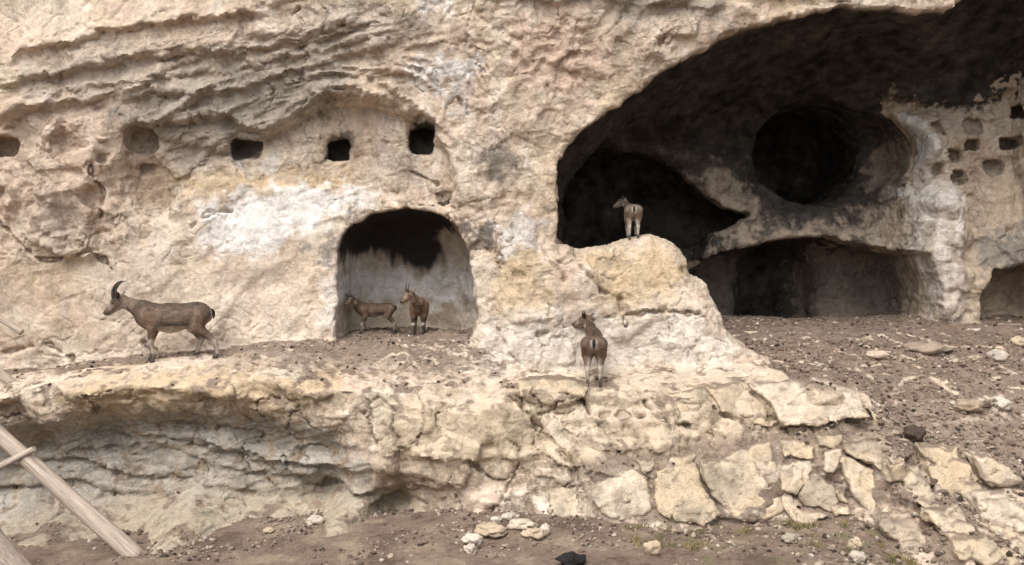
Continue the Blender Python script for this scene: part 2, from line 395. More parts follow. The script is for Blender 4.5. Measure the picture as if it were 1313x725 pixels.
CRACKS = [  # photo lines of the fissures, depth of the surface they run on, width, depth of the cut
    (-1.3, .016, .10, [[(662, 498), (668, 520), (690, 545), (712, 572), (742, 590)], [(720, 500), (745, 510), (757, 532), (790, 570)], [(820, 505), (838, 530), (880, 545)],
                 [(905, 500), (922, 528), (960, 545), (1000, 548)], [(960, 495), (980, 520), (985, 545)], [(1108, 500), (1112, 535)], [(745, 530), (690, 530)],
                 [(757, 532), (838, 530)], [(880, 500), (905, 503)], [(1000, 548), (1112, 535)]]),
    (-1.6, .014, .07, [[(735, 600), (745, 630), (770, 660)], [(660, 610), (640, 640), (625, 655)], [(600, 590), (640, 625)], [(700, 640), (735, 615)], [(742, 590), (735, 640)]]),
    (-1.1, .013, .06, [[(110, 500), (128, 520), (120, 535)], [(85, 515), (150, 500)]]),
    (-.4, .018, .08, [[(738, 316), (748, 345), (775, 375), (800, 384)], [(640, 425), (655, 455), (670, 470)], [(795, 380), (806, 420)], [(690, 430), (760, 412), (840, 400)], [(840, 400), (900, 404)]]),
    (0, .016, .08, [[(8, 272), (12, 292), (22, 300), (50, 330), (62, 335)], [(62, 335), (100, 330), (130, 322)], [(128, 215), (136, 250), (130, 300)], [(55, 442), (88, 460), (92, 480)],
                 [(180, 440), (196, 452)], [(0, 452), (40, 445)], [(245, 290), (262, 275), (295, 270)], [(125, 325), (150, 350)], [(405, 170), (412, 200)],
                 [(640, 330), (645, 352)], [(715, 345), (722, 358)], [(520, 215), (560, 235)], [(588, 130), (600, 150)], [(380, 26), (400, 8), (416, 0)]]),
]

# ------------------------------------------------------------------ the solid rock as a distance field
def steep(M, s):
    gx, gz = np.gradient(M, s)
    return (1.0 / np.sqrt(1 + np.clip(gx * gx + gz * gz, 0, 25))).astype(f32)
KU, KL, KB, KP, KZ = steep(YU, MS), steep(YL, MS), steep(YB, MS), steep(YP, MS), steep(ZL, LS)

NICHES = [  # pixel centre, half width, half height, depth, surface map
    (-2, 188, 22, 12, .30, 0), (180, 179, 18, 14, .26, 0), (313, 190, 19, 13, .27, 0), (434, 192, 17, 16, .38, 0), (541, 179, 18, 20, .42, 0),
    (127, 203, 8, 8, .15, 0), (187, 218, 9, 7, .12, 0), (572, 257, 9, 9, .08, 0),
    (1247, 164, 12, 11, .12, 1), (1248, 185, 10, 8, .28, 1), (1226, 198, 9, 8, .22, 1), (1296, 184, 15, 9, .32, 1), (1233, 228, 10, 9, .28, 1), (1277, 216, 10, 9, .2, 1),
    (1200, 217, 9, 9, .16, 1), (1202, 166, 7, 9, .10, 1), (1310, 145, 12, 12, .3, 1), (1309, 145, 8, 12, .25, 1)]
NB = []
for (px, py, hw, hh, dp, which) in NICHES:
    Y = 0.0 if which == 0 else 1.4
    for _ in range(3):
        x, _y, z = P(px, py, Y)
        Y = float(samp(YU if which == 0 else YB, np.array([x]), np.array([z]))[0])
    x, _y, z = P(px, py, Y)
    k = (Y + 12) / F
    NB.append((x, Y, z, hw * k, dp, hh * k))


def boxsdf(x, y, z, cx, cy, cz, hx, hy, hz, r):
    qx, qy, qz = np.abs(x - cx) - hx + r, np.abs(y - cy) - hy + r, np.abs(z - cz) - hz + r
    return np.sqrt(np.maximum(qx, 0) ** 2 + np.maximum(qy, 0) ** 2 + np.maximum(qz, 0) ** 2) + np.minimum(np.maximum(np.maximum(qx, qy), qz), 0) - r

def field(p, parts=False):
    x, y, z = p[:, 0], p[:, 1], p[:, 2]
    lo = fbm(p * 1.7, 2, 71) * .05
    A = (samp(YU, x, z) - y) * samp(KU, x, z)
    d2 = samp(D_ARCH, x, z)
    yc = np.clip(y, 0, 3)
    arch = smax(smax(d2 + .10 * yc * yc, y - 1.22 + lo, .5), -2.0 - y, .1)
    void_big = smax(samp(D_RIM, x, z), (y - samp(YB, x, z)) * samp(KB, x, z), .06)
    alc = smax(samp(D_ALC, x, z), y - 3.5 + lo * 3, .6); alc = np.maximum(alc, 1.2 - y)
    room = smax(samp(D_LOW, x, z), y - 3.25 + lo, .25); room = np.maximum(room, .8 - y)
    door = smax(samp(D_DOOR, x, z), y - 3.9 + lo * 2, .4); door = np.maximum(door, 2.0 - y)
    rcv = smax(samp(D_RCAVE, x, z), y - 1.75 + lo, .35); rcv = np.maximum(rcv, .3 - y)
    cham = smin(smax(samp(D_CH, x, z) + .10 * np.clip(y - 2, 0, 3), y - 2.65 + lo * 2, .35), smax(samp(D_CH2, x, z), y - 4.7, .6), .12); cham = np.maximum(cham, 1.1 - y)
    room = smin(room, door, .45)
    big = smin(np.minimum(np.minimum(void_big, room), rcv), np.minimum(alc, cham), .04)
    v = np.minimum(arch, big)
    nic = np.full(x.shape, 9.0, f32)
    for (cx, cy, cz, hx, hy, hz) in NB:
        m = (np.abs(x - cx) < hx + .3) & (np.abs(z - cz) < hz + .3) & (np.abs(y - cy) < hy + .4)
        if m.any():
            nic[m] = np.minimum(nic[m], boxsdf(x[m], y[m], z[m], cx, cy, cz, hx, hy, hz, .6 * min(hx, hz)) + lo[m] * .7)
    v = np.minimum(v, nic)
    A = smax(A + lo * .5, -v, .05)
    zt = (z - samp(ZL, x, y, LX0, LY0, LS)) * samp(KZ, x, y, LX0, LY0, LS)
    B = smax(zt, (samp(YL, x, z) - y) * samp(KL, x, z), .045) + lo * .4
    C = smax(smax(samp(D_PED, x, z), (samp(YP, x, z) - y) * samp(KP, x, z), .26), y - 1.15, .4) + lo * .4
    r = smin(smin(A, C, .10), B, .05)
    if parts:
        return A, B, C, arch, big, nic
    return r

def surface_nets(fun, lo, hi, h, coarse=4, band=1.6):
    lo = np.array(lo, float); n = (np.ceil((np.array(hi) - lo) / h / coarse).astype(int)) * coarse + 1
    ax = [(lo[k] + h * np.arange(n[k])).astype(f32) for k in range(3)]
    if coarse > 1:
        cx = [a[::coarse] for a in ax]
        g = np.stack(np.meshgrid(*cx, indexing='ij'), -1).reshape(-1, 3)
        fc = fun(g).reshape([len(c) for c in cx])
        m = np.abs(fc) < band * h * coarse
        act = np.zeros([s - 1 for s in fc.shape], bool)      # coarse cells near the surface
        for dx in (0, 1):
            for dy in (0, 1):
                for dz in (0, 1):
                    act |= m[dx:dx + act.shape[0], dy:dy + act.shape[1], dz:dz + act.shape[2]]
        s0 = fc[:-1, :-1, :-1]
        vol = np.repeat(np.repeat(np.repeat(np.sign(s0) * 1.0, coarse, 0), coarse, 1), coarse, 2).astype(f32)
        vol = np.pad(vol, ((0, 1),) * 3, mode='edge')
        a2 = np.repeat(np.repeat(np.repeat(act, coarse, 0), coarse, 1), coarse, 2)
        a2 = np.pad(a2, ((0, 1),) * 3, mode='edge')
        for k in range(3):                                     # include the far corners of the active cells
            sl = [slice(None)] * 3; sm = [slice(None)] * 3
            sl[k] = slice(1, None); sm[k] = slice(None, -1)
            b = a2.copy(); b[tuple(sl)] |= a2[tuple(sm)]; a2 = b
    else:
        vol = np.zeros(n, f32); a2 = np.ones(n, bool)
    idx = np.argwhere(a2)
    val = np.empty(len(idx), f32)
    for s in range(0, len(idx), 600000):
        q = idx[s:s + 600000]
        val[s:s + 600000] = fun(np.stack([ax[0][q[:, 0]], ax[1][q[:, 1]], ax[2][q[:, 2]]], 1))
    vol[a2] = val
    neg = vol < 0
    c = [slice(None, -1), slice(1, None)]
    cnt = np.zeros([s - 1 for s in vol.shape], np.int8)
    for dx in (0, 1):
        for dy in (0, 1):
            for dz in (0, 1):
                cnt += neg[c[dx], c[dy], c[dz]]
    actc = (cnt > 0) & (cnt < 8)
    ci = np.argwhere(actc)
    ids = np.full(actc.shape, -1, np.int32); ids[actc] = np.arange(len(ci))
    corner = {}
    for dx in (0, 1):
        for dy in (0, 1):
            for dz in (0, 1):
                corner[(dx, dy, dz)] = vol[ci[:, 0] + dx, ci[:, 1] + dy, ci[:, 2] + dz]
    acc = np.zeros((len(ci), 3), f32); num = np.zeros(len(ci), f32)
    for k in range(3):
        for u in (0, 1):
            for v in (0, 1):
                a = [0, 0, 0]; o = [q for q in range(3) if q != k]
                a[o[0]], a[o[1]] = u, v
                b = list(a); b[k] = 1
                fa, fb = corner[tuple(a)], corner[tuple(b)]
                m = (fa < 0) != (fb < 0)
                t = np.where(m, fa / np.where(fa == fb, 1, fa - fb), 0)
                for q in range(3):
                    acc[:, q] += np.where(m, (t if q == k else a[q]), 0)
                num += m
    V = (lo + h * (ci + acc / num[:, None])).astype(f32)
    quads = []
    for k in range(3):
        sl0 = [slice(1, -1)] * 3; sl1 = [slice(1, -1)] * 3
        sl0[k] = slice(None, -1); sl1[k] = slice(1, None)
        A0, A1 = neg[tuple(sl0)], neg[tuple(sl1)]
        e = np.argwhere(A0 != A1)
        flip = A0[A0 != A1]
        base = e.copy()
        o = [q for q in range(3) if q != k]
        for q in o:
            base[:, q] += 1
        def cell(du, dv):
            b = base.copy(); b[:, o[0]] -= du; b[:, o[1]] -= dv
            return ids[b[:, 0], b[:, 1], b[:, 2]]
        q4 = np.stack([cell(1, 1), cell(0, 1), cell(0, 0), cell(1, 0)], 1)
        f = flip if k != 1 else ~flip
        q4[~f] = q4[~f][:, ::-1]
        quads.append(q4)
    Q = np.concatenate(quads)
    Q = Q[(Q >= 0).all(1)]
    return V, Q

def subdivide(V, Q):
    n = len(V); m = len(Q)
    e = np.stack([Q, np.roll(Q, -1, 1)], 2).reshape(-1, 2)
    e.sort(1)
    key = e[:, 0].astype(np.int64) * n + e[:, 1]
    u, inv = np.unique(key, return_inverse=True)
    ev = np.stack([u // n, u % n], 1)
    mid = (V[ev[:, 0]] + V[ev[:, 1]]) * .5
    cen = V[Q].mean(1)
    inv = inv.reshape(m, 4) + n
    c = np.arange(m) + n + len(u)
    q = [np.stack([Q[:, k], inv[:, k], c, inv[:, (k + 3) % 4]], 1) for k in range(4)]
    return np.concatenate([V, mid, cen]).astype(f32), np.concatenate(q)

def vnormals(V, Q):
    a, b, c, d = V[Q[:, 0]], V[Q[:, 1]], V[Q[:, 2]], V[Q[:, 3]]
    fn = np.cross(c - a, d - b)
    N = np.zeros_like(V)
    for q in range(3):
        s = 0
        for k in range(4):
            s = s + np.bincount(Q[:, k], fn[:, q], len(V))
        N[:, q] = s
    return N / np.maximum(np.linalg.norm(N, axis=1), 1e-9)[:, None]

def relax(V, Q, it=1, w=.5):
    e = np.concatenate([np.stack([Q[:, k], Q[:, (k + 1) % 4]], 1) for k in range(4)])
    deg = np.bincount(e[:, 0], minlength=len(V)) + np.bincount(e[:, 1], minlength=len(V))
    for _ in range(it):
        s = np.stack([np.bincount(e[:, 0], V[e[:, 1], q], len(V)) + np.bincount(e[:, 1], V[e[:, 0], q], len(V)) for q in range(3)], 1)
        V = (V + w * (s / np.maximum(deg, 1)[:, None] - V)).astype(f32)
    return V

def mesh_from(name, V, Q, N=None, attrs=None, smooth=True):
    me = bpy.data.meshes.new(name)
    me.vertices.add(len(V)); me.vertices.foreach_set('co', V.astype(f32).ravel())
    k = Q.shape[1]
    me.loops.add(Q.size); me.loops.foreach_set('vertex_index', Q.astype(np.int32).ravel())
    me.polygons.add(len(Q)); me.polygons.foreach_set('loop_start', np.arange(0, Q.size, k, dtype=np.int32))
    me.update(calc_edges=True)
    me.polygons.foreach_set('use_smooth', np.full(len(Q), smooth))
    for nm, a in (attrs or {}).items():
        if a.ndim == 2:
            at = me.attributes.new(nm, 'FLOAT_COLOR', 'POINT')
            at.data.foreach_set('color', np.concatenate([a, np.ones((len(a), 1))], 1).astype(f32).ravel())
        else:
            at = me.attributes.new(nm, 'FLOAT', 'POINT'); at.data.foreach_set('value', a.astype(f32))
    if N is not None:
        me.normals_split_custom_set_from_vertices(N.astype(f32))
    return me

def link(name, me, mat=None, parent=None, **props):
    o = bpy.data.objects.new(name, me)
    COL.objects.link(o)
    if mat is not None and me is not None and not me.materials:
        me.materials.append(mat)
    if parent is not None:
        o.parent = parent
    for k, v in props.items():
        o[k] = v
    return o

# ------------------------------------------------------------------ materials
def nodes_of(name):
    m = bpy.data.materials.new(name); m.use_nodes = True
    t = m.node_tree
    return m, t, t.nodes['Principled BSDF']

def add(t, kind, **kw):
    n = t.nodes.new(kind)
    for k, v in kw.items():
        if k.startswith('i_'):
            n.inputs[k[2:].replace('_', ' ')].default_value = v
        else:
            setattr(n, k, v)
    return n

def attr_material(name, scales, amt, bump, dist, rough=.92, spec=.15, ridge=.5, chips=0.0):
    """colour from the mesh's own pigment attribute, broken up by fine procedural grain, hairline fissures and relief"""
    m, t, b = nodes_of(name)
    L = t.links.new
    at = add(t, 'ShaderNodeAttribute', attribute_name='pigment')
    src = add(t, 'ShaderNodeTexCoord').outputs['Object']
    def noise(sc, de, ro, di=0.0):
        n = add(t, 'ShaderNodeTexNoise', i_Scale=sc, i_Detail=de, i_Roughness=ro, i_Distortion=di); L(src, n.inputs['Vector']); return n.outputs['Fac']
    def mrange(v, a, b_, lo, hi):
        r = add(t, 'ShaderNodeMapRange'); L(v, r.inputs['Value'])
        for k, q in zip(('From Min', 'From Max', 'To Min', 'To Max'), (a, b_, lo, hi)): r.inputs[k].default_value = q
        return r.outputs[0]
    def math_(op, a, b_):
        n = add(t, 'ShaderNodeMath', operation=op)
        for k, q in enumerate((a, b_)):
            if isinstance(q, (int, float)): n.inputs[k].default_value = q
            else: L(q, n.inputs[k])
        return n.outputs[0]
    n1, n2 = noise(scales[0], 6.0, .68), noise(scales[1], 3.0, .72)
    n3 = noise(scales[0] * .55, 4.0, .6, .6)
    rid = mrange(math_('ABSOLUTE', math_('SUBTRACT', n3, .5), 0), 0, .035, 0, 1)          # 0 along hairlines
    gatev = mrange(noise(scales[0] * .2, 3.0, .5), .45, .62, 0, 1)
    line = math_('MULTIPLY', math_('SUBTRACT', 1.0, rid), gatev)
    mu = math_('MULTIPLY', mrange(n1, .28, .72, 1 - amt[0], 1 + amt[0]), mrange(n2, .3, .7, 1 - amt[1], 1 + amt[1]))
    mu = math_('MULTIPLY', mu, math_('SUBTRACT', 1.0, math_('MULTIPLY', line, ridge * .55)))
    vm = add(t, 'ShaderNodeVectorMath', operation='SCALE'); L(at.outputs['Color'], vm.inputs[0]); L(mu, vm.inputs['Scale'])
    L(vm.outputs[0], b.inputs['Base Color'])
    b.inputs['Roughness'].default_value = rough
    b.inputs['Specular IOR Level'].default_value = spec
    n4 = noise(scales[0] * 2.6, 5.0, .68)
    h = math_('ADD', math_('MULTIPLY', n4, .8), math_('MULTIPLY', n2, .8))
    h = math_('MULTIPLY', math_('SUBTRACT', h, math_('MULTIPLY', line, ridge)), dist)
    if chips:
        def vec(op, a, b_):
            n = add(t, 'ShaderNodeVectorMath', operation=op)
            for k, q in enumerate((a, b_)):
                if isinstance(q, tuple): n.inputs[k].default_value = q
                else: L(q, n.inputs[k])
            return n
        wn = add(t, 'ShaderNodeTexNoise', i_Scale=5.0, i_Detail=2.0); L(src, wn.inputs['Vector'])
        wc = vec('SCALE', vec('SUBTRACT', wn.outputs['Color'], (.5, .5, .5)).outputs[0], (0, 0, 0)); wc.inputs['Scale'].default_value = .12
        pos = vec('ADD', src, wc.outputs[0]).outputs[0]
        for sc, am in ((7.0, .30), (19.0, .28)):                     # tilted flakes of two sizes
            vo = add(t, 'ShaderNodeTexVoronoi', i_Scale=sc); L(pos, vo.inputs['Vector'])
            df = vec('SUBTRACT', pos, vo.outputs['Position']).outputs[0]
            gd = vec('SUBTRACT', vo.outputs['Color'], (.5, .5, .5)).outputs[0]
            h = math_('ADD', h, math_('MULTIPLY', vec('DOT_PRODUCT', df, gd).outputs['Value'], am * 2 * chips))
    bp = add(t, 'ShaderNodeBump', i_Strength=bump, i_Distance=1.0)
    if chips:
        rl = add(t, 'ShaderNodeAttribute', attribute_name='relief'); L(math_('MULTIPLY', rl.outputs['Fac'], bump), bp.inputs['Strength']); L(h, bp.inputs['Height'])
    L(bp.outputs[0], b.inputs['Normal'])
    return m

M_ROCK = attr_material('limestone', (9.0, 55.0), (.20, .20), .8, .022, chips=1.0)
M_DIRT = attr_material('trampled_dirt', (25.0, 110.0), (.30, .30), .8, .02, .97, .1, 0.0)
M_STONE = attr_material('loose_stone', (18.0, 80.0), (.18, .14), .6, .015)

# ------------------------------------------------------------------ rock mesh
H = 0.035
V, Q = surface_nets(field, (-7.5, -3.4, -.75), (8.4, 5.2, 7.1), H)
# drop what lies buried under the ground in front
keep = (V[Q][:, :, 2].max(1) > -.6)
Q = Q[keep]
V = relax(V, Q, 1, .2)
V, Q = subdivide(V, Q)
used = np.unique(Q); rem = np.full(len(V), -1, np.int64); rem[used] = np.arange(len(used)); V = V[used]; Q = rem[Q]
print('rock quads', len(Q))
N = vnormals(V, Q)
if (N[:, 1] * (V[:, 1] < 0)).sum() > 0:
    Q = Q[:, ::-1]; N = -N
A_, B_, C_, ARCH_, BIG_, NIC_ = field(V, True)
x, y, z = V[:, 0], V[:, 1], V[:, 2]
is_arch = (np.abs(ARCH_) < .07) & (y > -.12)
is_big = (np.abs(BIG_) < .09) & (y > .05)
is_nic = np.abs(NIC_) < .05
is_ped = (C_ < .12) & (C_ < A_ + .03) & (C_ < B_ + .02)
is_low = (B_ < A_) & (B_ < C_)
is_top = is_low & (N[:, 2] > .55)

# fine relief
strata = samp(R_STRATA, x, z) * (y < .3) + samp(R_GREY, x, z) * is_low
def gate(m, lo=None, hi=None):
    g = samp(m, x, z)
    if hi is not None: g = g * (y < hi)
    if lo is not None: g = g * (y > lo)
    return g
R_SMOOTH = soft([(140, 345), (250, 235), (430, 235), (432, 430), (300, 445), (150, 460), (100, 470), (0, 470), (0, 320), (60, 345)], 0, .2)
R_TOPL = soft([(-80, -60), (320, -60), (300, 20), (100, 60), (20, 110), (-80, 110)], 0, .2)
rough = 1 - .6 * gate(R_SMOOTH, None, .3) - .75 * gate(R_TOPL, None, .3)
rough = np.where(is_arch & (y > .1), .45, rough)
rough = np.where(is_top, .7, rough)
pw = V + np.stack([perlin(V * 3, 90), perlin(V * 3, 91), perlin(V * 3, 92)], 1) * .10
f1, c1 = facets(pw * 2.6, 101, 60)
f2, c2 = facets(pw * 7.0, 102, 110)
sv = (z * math.cos(.25) - x * math.sin(.25))
su_ = x * math.cos(.25) + z * math.sin(.25) + y * .5
st = terraces(su_, sv, 9.0, 94, 1.3, 1.5)
st2 = terraces(su_, sv, 24.0, 96, 1.6, 3.0)
disp = rough * (f1 * .040 + f2 * .016) + strata * (st * .035 + st2 * .016) + rough * (1 - strata) * (st * .012 + st2 * .008)
fm = fbm(V * 9, 3, 97)
disp += fm * .006 * (0.5 + rough)
# fissures: traced ones, and thin random ones where the noise crosses zero
fis = np.zeros(len(V), f32)
wob = fbm(V * 5, 3, 110) * .05 + fbm(V * 22, 2, 111) * .008
for (cy_, cw_, cd_, lines) in CRACKS:
    for pp in lines:
        xs = [P(a, b, cy_) for a, b in pp]
        m = (x > min(q[0] for q in xs) - .3) & (x < max(q[0] for q in xs) + .3) & (z > min(q[2] for q in xs) - .3) & (z < max(q[2] for q in xs) + .3) & (np.abs(y - cy_) < .75)
        d = line_dist(pp, cy_, x[m], z[m]) + wob[m]
        wv = cw_ * (1 + .8 * perlin(V[m] * 5, 112))
        fis[m] = np.maximum(fis[m], (1 - sstep(.72, .92, N[m, 2])) * cd_ * np.exp(-(d / np.maximum(wv, .006)) ** 2))
rc = np.abs(perlin(pw * 1.9, 113) + .12 * fm)
fis = np.maximum(fis, (.035 + .035 * is_low) * np.exp(-(rc / .020) ** 2) * sstep(.0, .25, perlin(V * .9, 114) + .1 * is_low) * (.3 + .7 * rough))
rc = np.abs(perlin(pw * 4.3, 115) + .12 * fm)
fis = np.maximum(fis, .018 * np.exp(-(rc / .045) ** 2) * sstep(.05, .3, perlin(V * 1.2, 116)))
disp -= fis
# long diagonal tool marks and fissures on the smoother walls
tm = perlin(np.stack([(x + z) * 2.2, y * 3, (x - z) * 9], 1), 99)
disp += (1 - rough) * np.maximum(tm - .2, 0) * -.02
V = (V + N * disp[:, None]).astype(f32)
N = vnormals(V, Q)
x, y, z = V[:, 0], V[:, 1], V[:, 2]

# ---- pigment
n1 = fbm(V * 1.3, 3, 201); n2 = fbm(V * 5.0, 3, 205); n3 = fbm(V * 18.0, 2, 209)
def mixc(c, col, m):
    return c + (np.array(col, f32) - c) * np.clip(m, 0, 1)[:, None]
c = np.tile(np.array((.585, .470, .368), f32), (len(V), 1))
c = mixc(c, (.565, .440, .342), sstep(-.1, .5, n1))
c = mixc(c, (.62, .525, .42), sstep(.05, .6, -n1 + .4 * n2))
c = mixc(c, (.53, .41, .265), .5 * sstep(.1, .6, perlin(V * 1.0, 220) + .3 * n2))
c = mixc(c, (.40, .33, .26), .40 * sstep(.15, .6, n2 + .3 * n3))
run = perlin(np.stack([x * 5.5 + .6 * n1, y * 5.5, z * .55], 1), 250) + .4 * perlin(np.stack([x * 15, y * 15, z * 1.2], 1), 251)
c = mixc(c, (.66, .59, .51), .45 * sstep(.12, .55, run)); c = mixc(c, (.33, .275, .22), .38 * sstep(.18, .6, -run))       # water runs
ww = n2 * .10 + n3 * .05
def stain(pp, Y, w=.12, warp=1.0, lo=None, hi=None):
    m = 1 - sstep(-w, w, samp(poly_sdf(pp, Y), x, z) + ww * 2.0 * warp)
    if lo is not None: m = m * (y > lo)
    if hi is not None: m = m * (y < hi)
    return m
front = .45
PINK, OCHRE, GREY, WHITE, SOOT, BROWN, OLIVE = (.50, .36, .28), (.53, .40, .25), (.34, .295, .245), (.70, .67, .64), (.024, .020, .017), (.27, .185, .12), (.30, .255, .17)
for col, amt, pp, Y, w in [
    (PINK, .75, [(650, 30), (740, 40), (770, 80), (750, 135), (690, 130), (655, 95)], 0, .2),
    (PINK, .45, [(0, 140), (110, 120), (150, 160), (140, 300), (60, 320), (0, 260)], 0, .25),
    ((.20, .168, .138), .75, [(240, 130), (300, 95), (400, 85), (450, 100), (400, 135), (345, 172), (285, 172)], 0, .15),
    (GREY, .85, [(140, 140), (260, 95), (380, 78), (440, 70), (450, 110), (380, 150), (330, 175), (230, 235), (200, 190)], 0, .18),
    (GREY, .55, [(20, 95), (160, 70), (300, 65), (440, 20), (560, 30), (540, 70), (420, 80), (200, 120), (60, 140)], 0, .2),
    (GREY, .6, [(60, 255), (110, 260), (120, 310), (90, 325), (60, 300)], 0, .15),
    (GREY, .8, [(640, -10), (740, -10), (750, 12), (650, 18)], 0, .12),
    (GREY, .8, [(760, -10), (930, -10), (930, 50), (850, 30), (790, 40)], 0, .15),
    (GREY, .55, [(470, 180), (535, 190), (540, 235), (480, 215)], 0, .1),
    (BROWN, .6, [(165, 195), (185, 190), (214, 215), (222, 255), (190, 275), (165, 250)], 0, .08),
    (OCHRE, .7, [(225, 225), (330, 215), (450, 215), (440, 245), (300, 250), (240, 250)], 0, .12),
    (OCHRE, .6, [(375, 350), (420, 320), (432, 400), (395, 410)], 0, .15),
    (OCHRE, .65, [(635, 320), (700, 300), (700, 400), (640, 400)], -.3, .15),
    (OCHRE, .8, [(745, 330), (860, 310), (885, 350), (860, 380), (790, 385)], -.2, .15),
    (WHITE, .85, [(258, 262), (300, 250), (360, 238), (432, 240), (465, 245), (432, 285), (380, 300), (350, 325), (262, 328)], 0, .10),
    (WHITE, .5, [(430, 235), (500, 245), (480, 262), (440, 280)], 0, .08),
    (WHITE, .75, [(525, 70), (570, 85), (610, 82), (605, 105), (560, 120), (530, 100)], 0, .07),
    (WHITE, .7, [(540, -5), (580, -5), (575, 18), (545, 25)], 0, .06),
    (WHITE, .5, [(575, 110), (600, 100), (605, 150), (585, 150)], 0, .06),
    (WHITE, .6, [(300, 206), (345, 200), (350, 222), (310, 220)], 0, .05),
    (WHITE, .7, [(635, 290), (690, 278), (690, 310), (650, 330)], -.2, .1),
    (WHITE, .55, [(405, 330), (432, 310), (432, 425), (412, 420)], 0, .06),
    ((.64, .57, .49), .9, [(620, 420), (700, 405), (900, 400), (950, 450), (900, 475), (680, 475), (630, 470)], -.6, .15),
    ((.64, .535, .44), .7, [(100, 340), (400, 345), (410, 420), (150, 450)], 0, .3),
    ((.10, .09, .08), .75, [(612, 185), (650, 180), (665, 215), (640, 238), (618, 225)], -.2, .12),
    ((.08, .07, .06), .75, [(592, 288), (622, 290), (628, 312), (605, 318)], 0, .06),
    ((.10, .09, .08), .6, [(395, 318), (432, 295), (436, 330), (410, 330)], 0, .06),
]:
    c = mixc(c, col, amt * stain(pp, Y, w, hi=front))
# lower rocks
low = is_low.astype(f32)
c = mixc(c, (.39, .355, .31), .95 * stain([(-80, 545), (60, 545), (150, 525), (240, 518), (330, 530), (430, 545), (480, 600), (500, 630), (380, 640), (200, 650), (80, 665), (-80, 700)], -.9, .15) * low)
c = mixc(c, (.36, .305, .225), .8 * stain([(-80, 690), (80, 655), (250, 632), (520, 625), (600, 660), (600, 740), (-80, 760)], -1.3, .2) * low)
c = mixc(c, OCHRE, .75 * stain([(150, 480), (430, 480), (440, 515), (250, 515), (150, 530), (60, 510)], -1.1, .15) * low * (n1 > -.3))
c = mixc(c, (.53, .43, .30), .6 * stain([(480, 520), (700, 510), (740, 590), (600, 600), (500, 590)], -1.5, .2) * low)
c = mixc(c, (.53, .43, .31), .6 * stain([(660, 490), (1120, 485), (1120, 545), (900, 570), (740, 590)], -1.2, .1) * low)
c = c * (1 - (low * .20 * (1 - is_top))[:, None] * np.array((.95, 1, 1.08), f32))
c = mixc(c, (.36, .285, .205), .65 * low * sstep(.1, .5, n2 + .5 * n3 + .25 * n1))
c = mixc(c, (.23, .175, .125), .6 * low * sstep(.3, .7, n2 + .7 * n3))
# soot in the arched cave: vault and upper walls, with a ragged lower edge
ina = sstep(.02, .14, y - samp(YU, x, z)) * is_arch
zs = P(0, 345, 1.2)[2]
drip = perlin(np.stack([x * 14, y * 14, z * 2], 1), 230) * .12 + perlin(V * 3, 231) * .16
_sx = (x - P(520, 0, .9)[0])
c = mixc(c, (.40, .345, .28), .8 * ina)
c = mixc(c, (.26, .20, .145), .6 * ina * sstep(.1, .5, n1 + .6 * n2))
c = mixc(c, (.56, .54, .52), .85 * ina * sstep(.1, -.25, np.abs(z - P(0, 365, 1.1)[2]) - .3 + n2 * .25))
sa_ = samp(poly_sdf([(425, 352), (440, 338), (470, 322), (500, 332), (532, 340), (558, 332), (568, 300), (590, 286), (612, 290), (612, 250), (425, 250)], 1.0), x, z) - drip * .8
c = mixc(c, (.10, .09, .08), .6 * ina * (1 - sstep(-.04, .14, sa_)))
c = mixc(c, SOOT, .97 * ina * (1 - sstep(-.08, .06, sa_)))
# soot in the niches
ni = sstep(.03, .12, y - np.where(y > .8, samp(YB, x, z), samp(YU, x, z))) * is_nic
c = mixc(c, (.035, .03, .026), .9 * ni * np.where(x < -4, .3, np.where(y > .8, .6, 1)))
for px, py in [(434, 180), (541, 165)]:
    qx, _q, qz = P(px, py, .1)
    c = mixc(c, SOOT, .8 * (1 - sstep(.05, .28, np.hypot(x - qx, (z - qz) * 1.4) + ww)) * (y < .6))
# soot in the great cave
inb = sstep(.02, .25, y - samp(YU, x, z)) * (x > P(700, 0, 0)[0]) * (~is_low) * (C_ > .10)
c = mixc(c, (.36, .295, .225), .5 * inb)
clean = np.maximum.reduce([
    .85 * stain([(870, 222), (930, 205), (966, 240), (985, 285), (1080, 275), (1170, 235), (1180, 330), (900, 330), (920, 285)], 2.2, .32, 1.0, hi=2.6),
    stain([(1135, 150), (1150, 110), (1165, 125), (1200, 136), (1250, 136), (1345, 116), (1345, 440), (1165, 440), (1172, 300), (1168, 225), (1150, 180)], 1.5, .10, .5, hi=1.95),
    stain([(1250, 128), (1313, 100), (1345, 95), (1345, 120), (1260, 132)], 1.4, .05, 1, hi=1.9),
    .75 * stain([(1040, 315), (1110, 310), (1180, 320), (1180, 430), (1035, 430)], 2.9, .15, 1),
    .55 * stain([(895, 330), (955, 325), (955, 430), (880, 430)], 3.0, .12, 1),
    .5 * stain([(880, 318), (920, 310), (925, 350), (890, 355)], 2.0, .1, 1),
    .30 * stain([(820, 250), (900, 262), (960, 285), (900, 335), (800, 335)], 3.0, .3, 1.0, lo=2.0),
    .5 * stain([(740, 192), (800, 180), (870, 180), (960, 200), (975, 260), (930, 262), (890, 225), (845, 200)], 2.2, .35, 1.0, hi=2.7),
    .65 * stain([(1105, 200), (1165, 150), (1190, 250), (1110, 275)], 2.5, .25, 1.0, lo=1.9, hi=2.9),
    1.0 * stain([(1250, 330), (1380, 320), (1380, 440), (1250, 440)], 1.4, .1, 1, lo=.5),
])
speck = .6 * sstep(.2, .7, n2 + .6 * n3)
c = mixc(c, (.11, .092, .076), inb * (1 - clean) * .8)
sootc = np.array((.054, .047, .041), f32) * np.clip(1 + .8 * n2 + .5 * n1, .35, 2.2)[:, None]
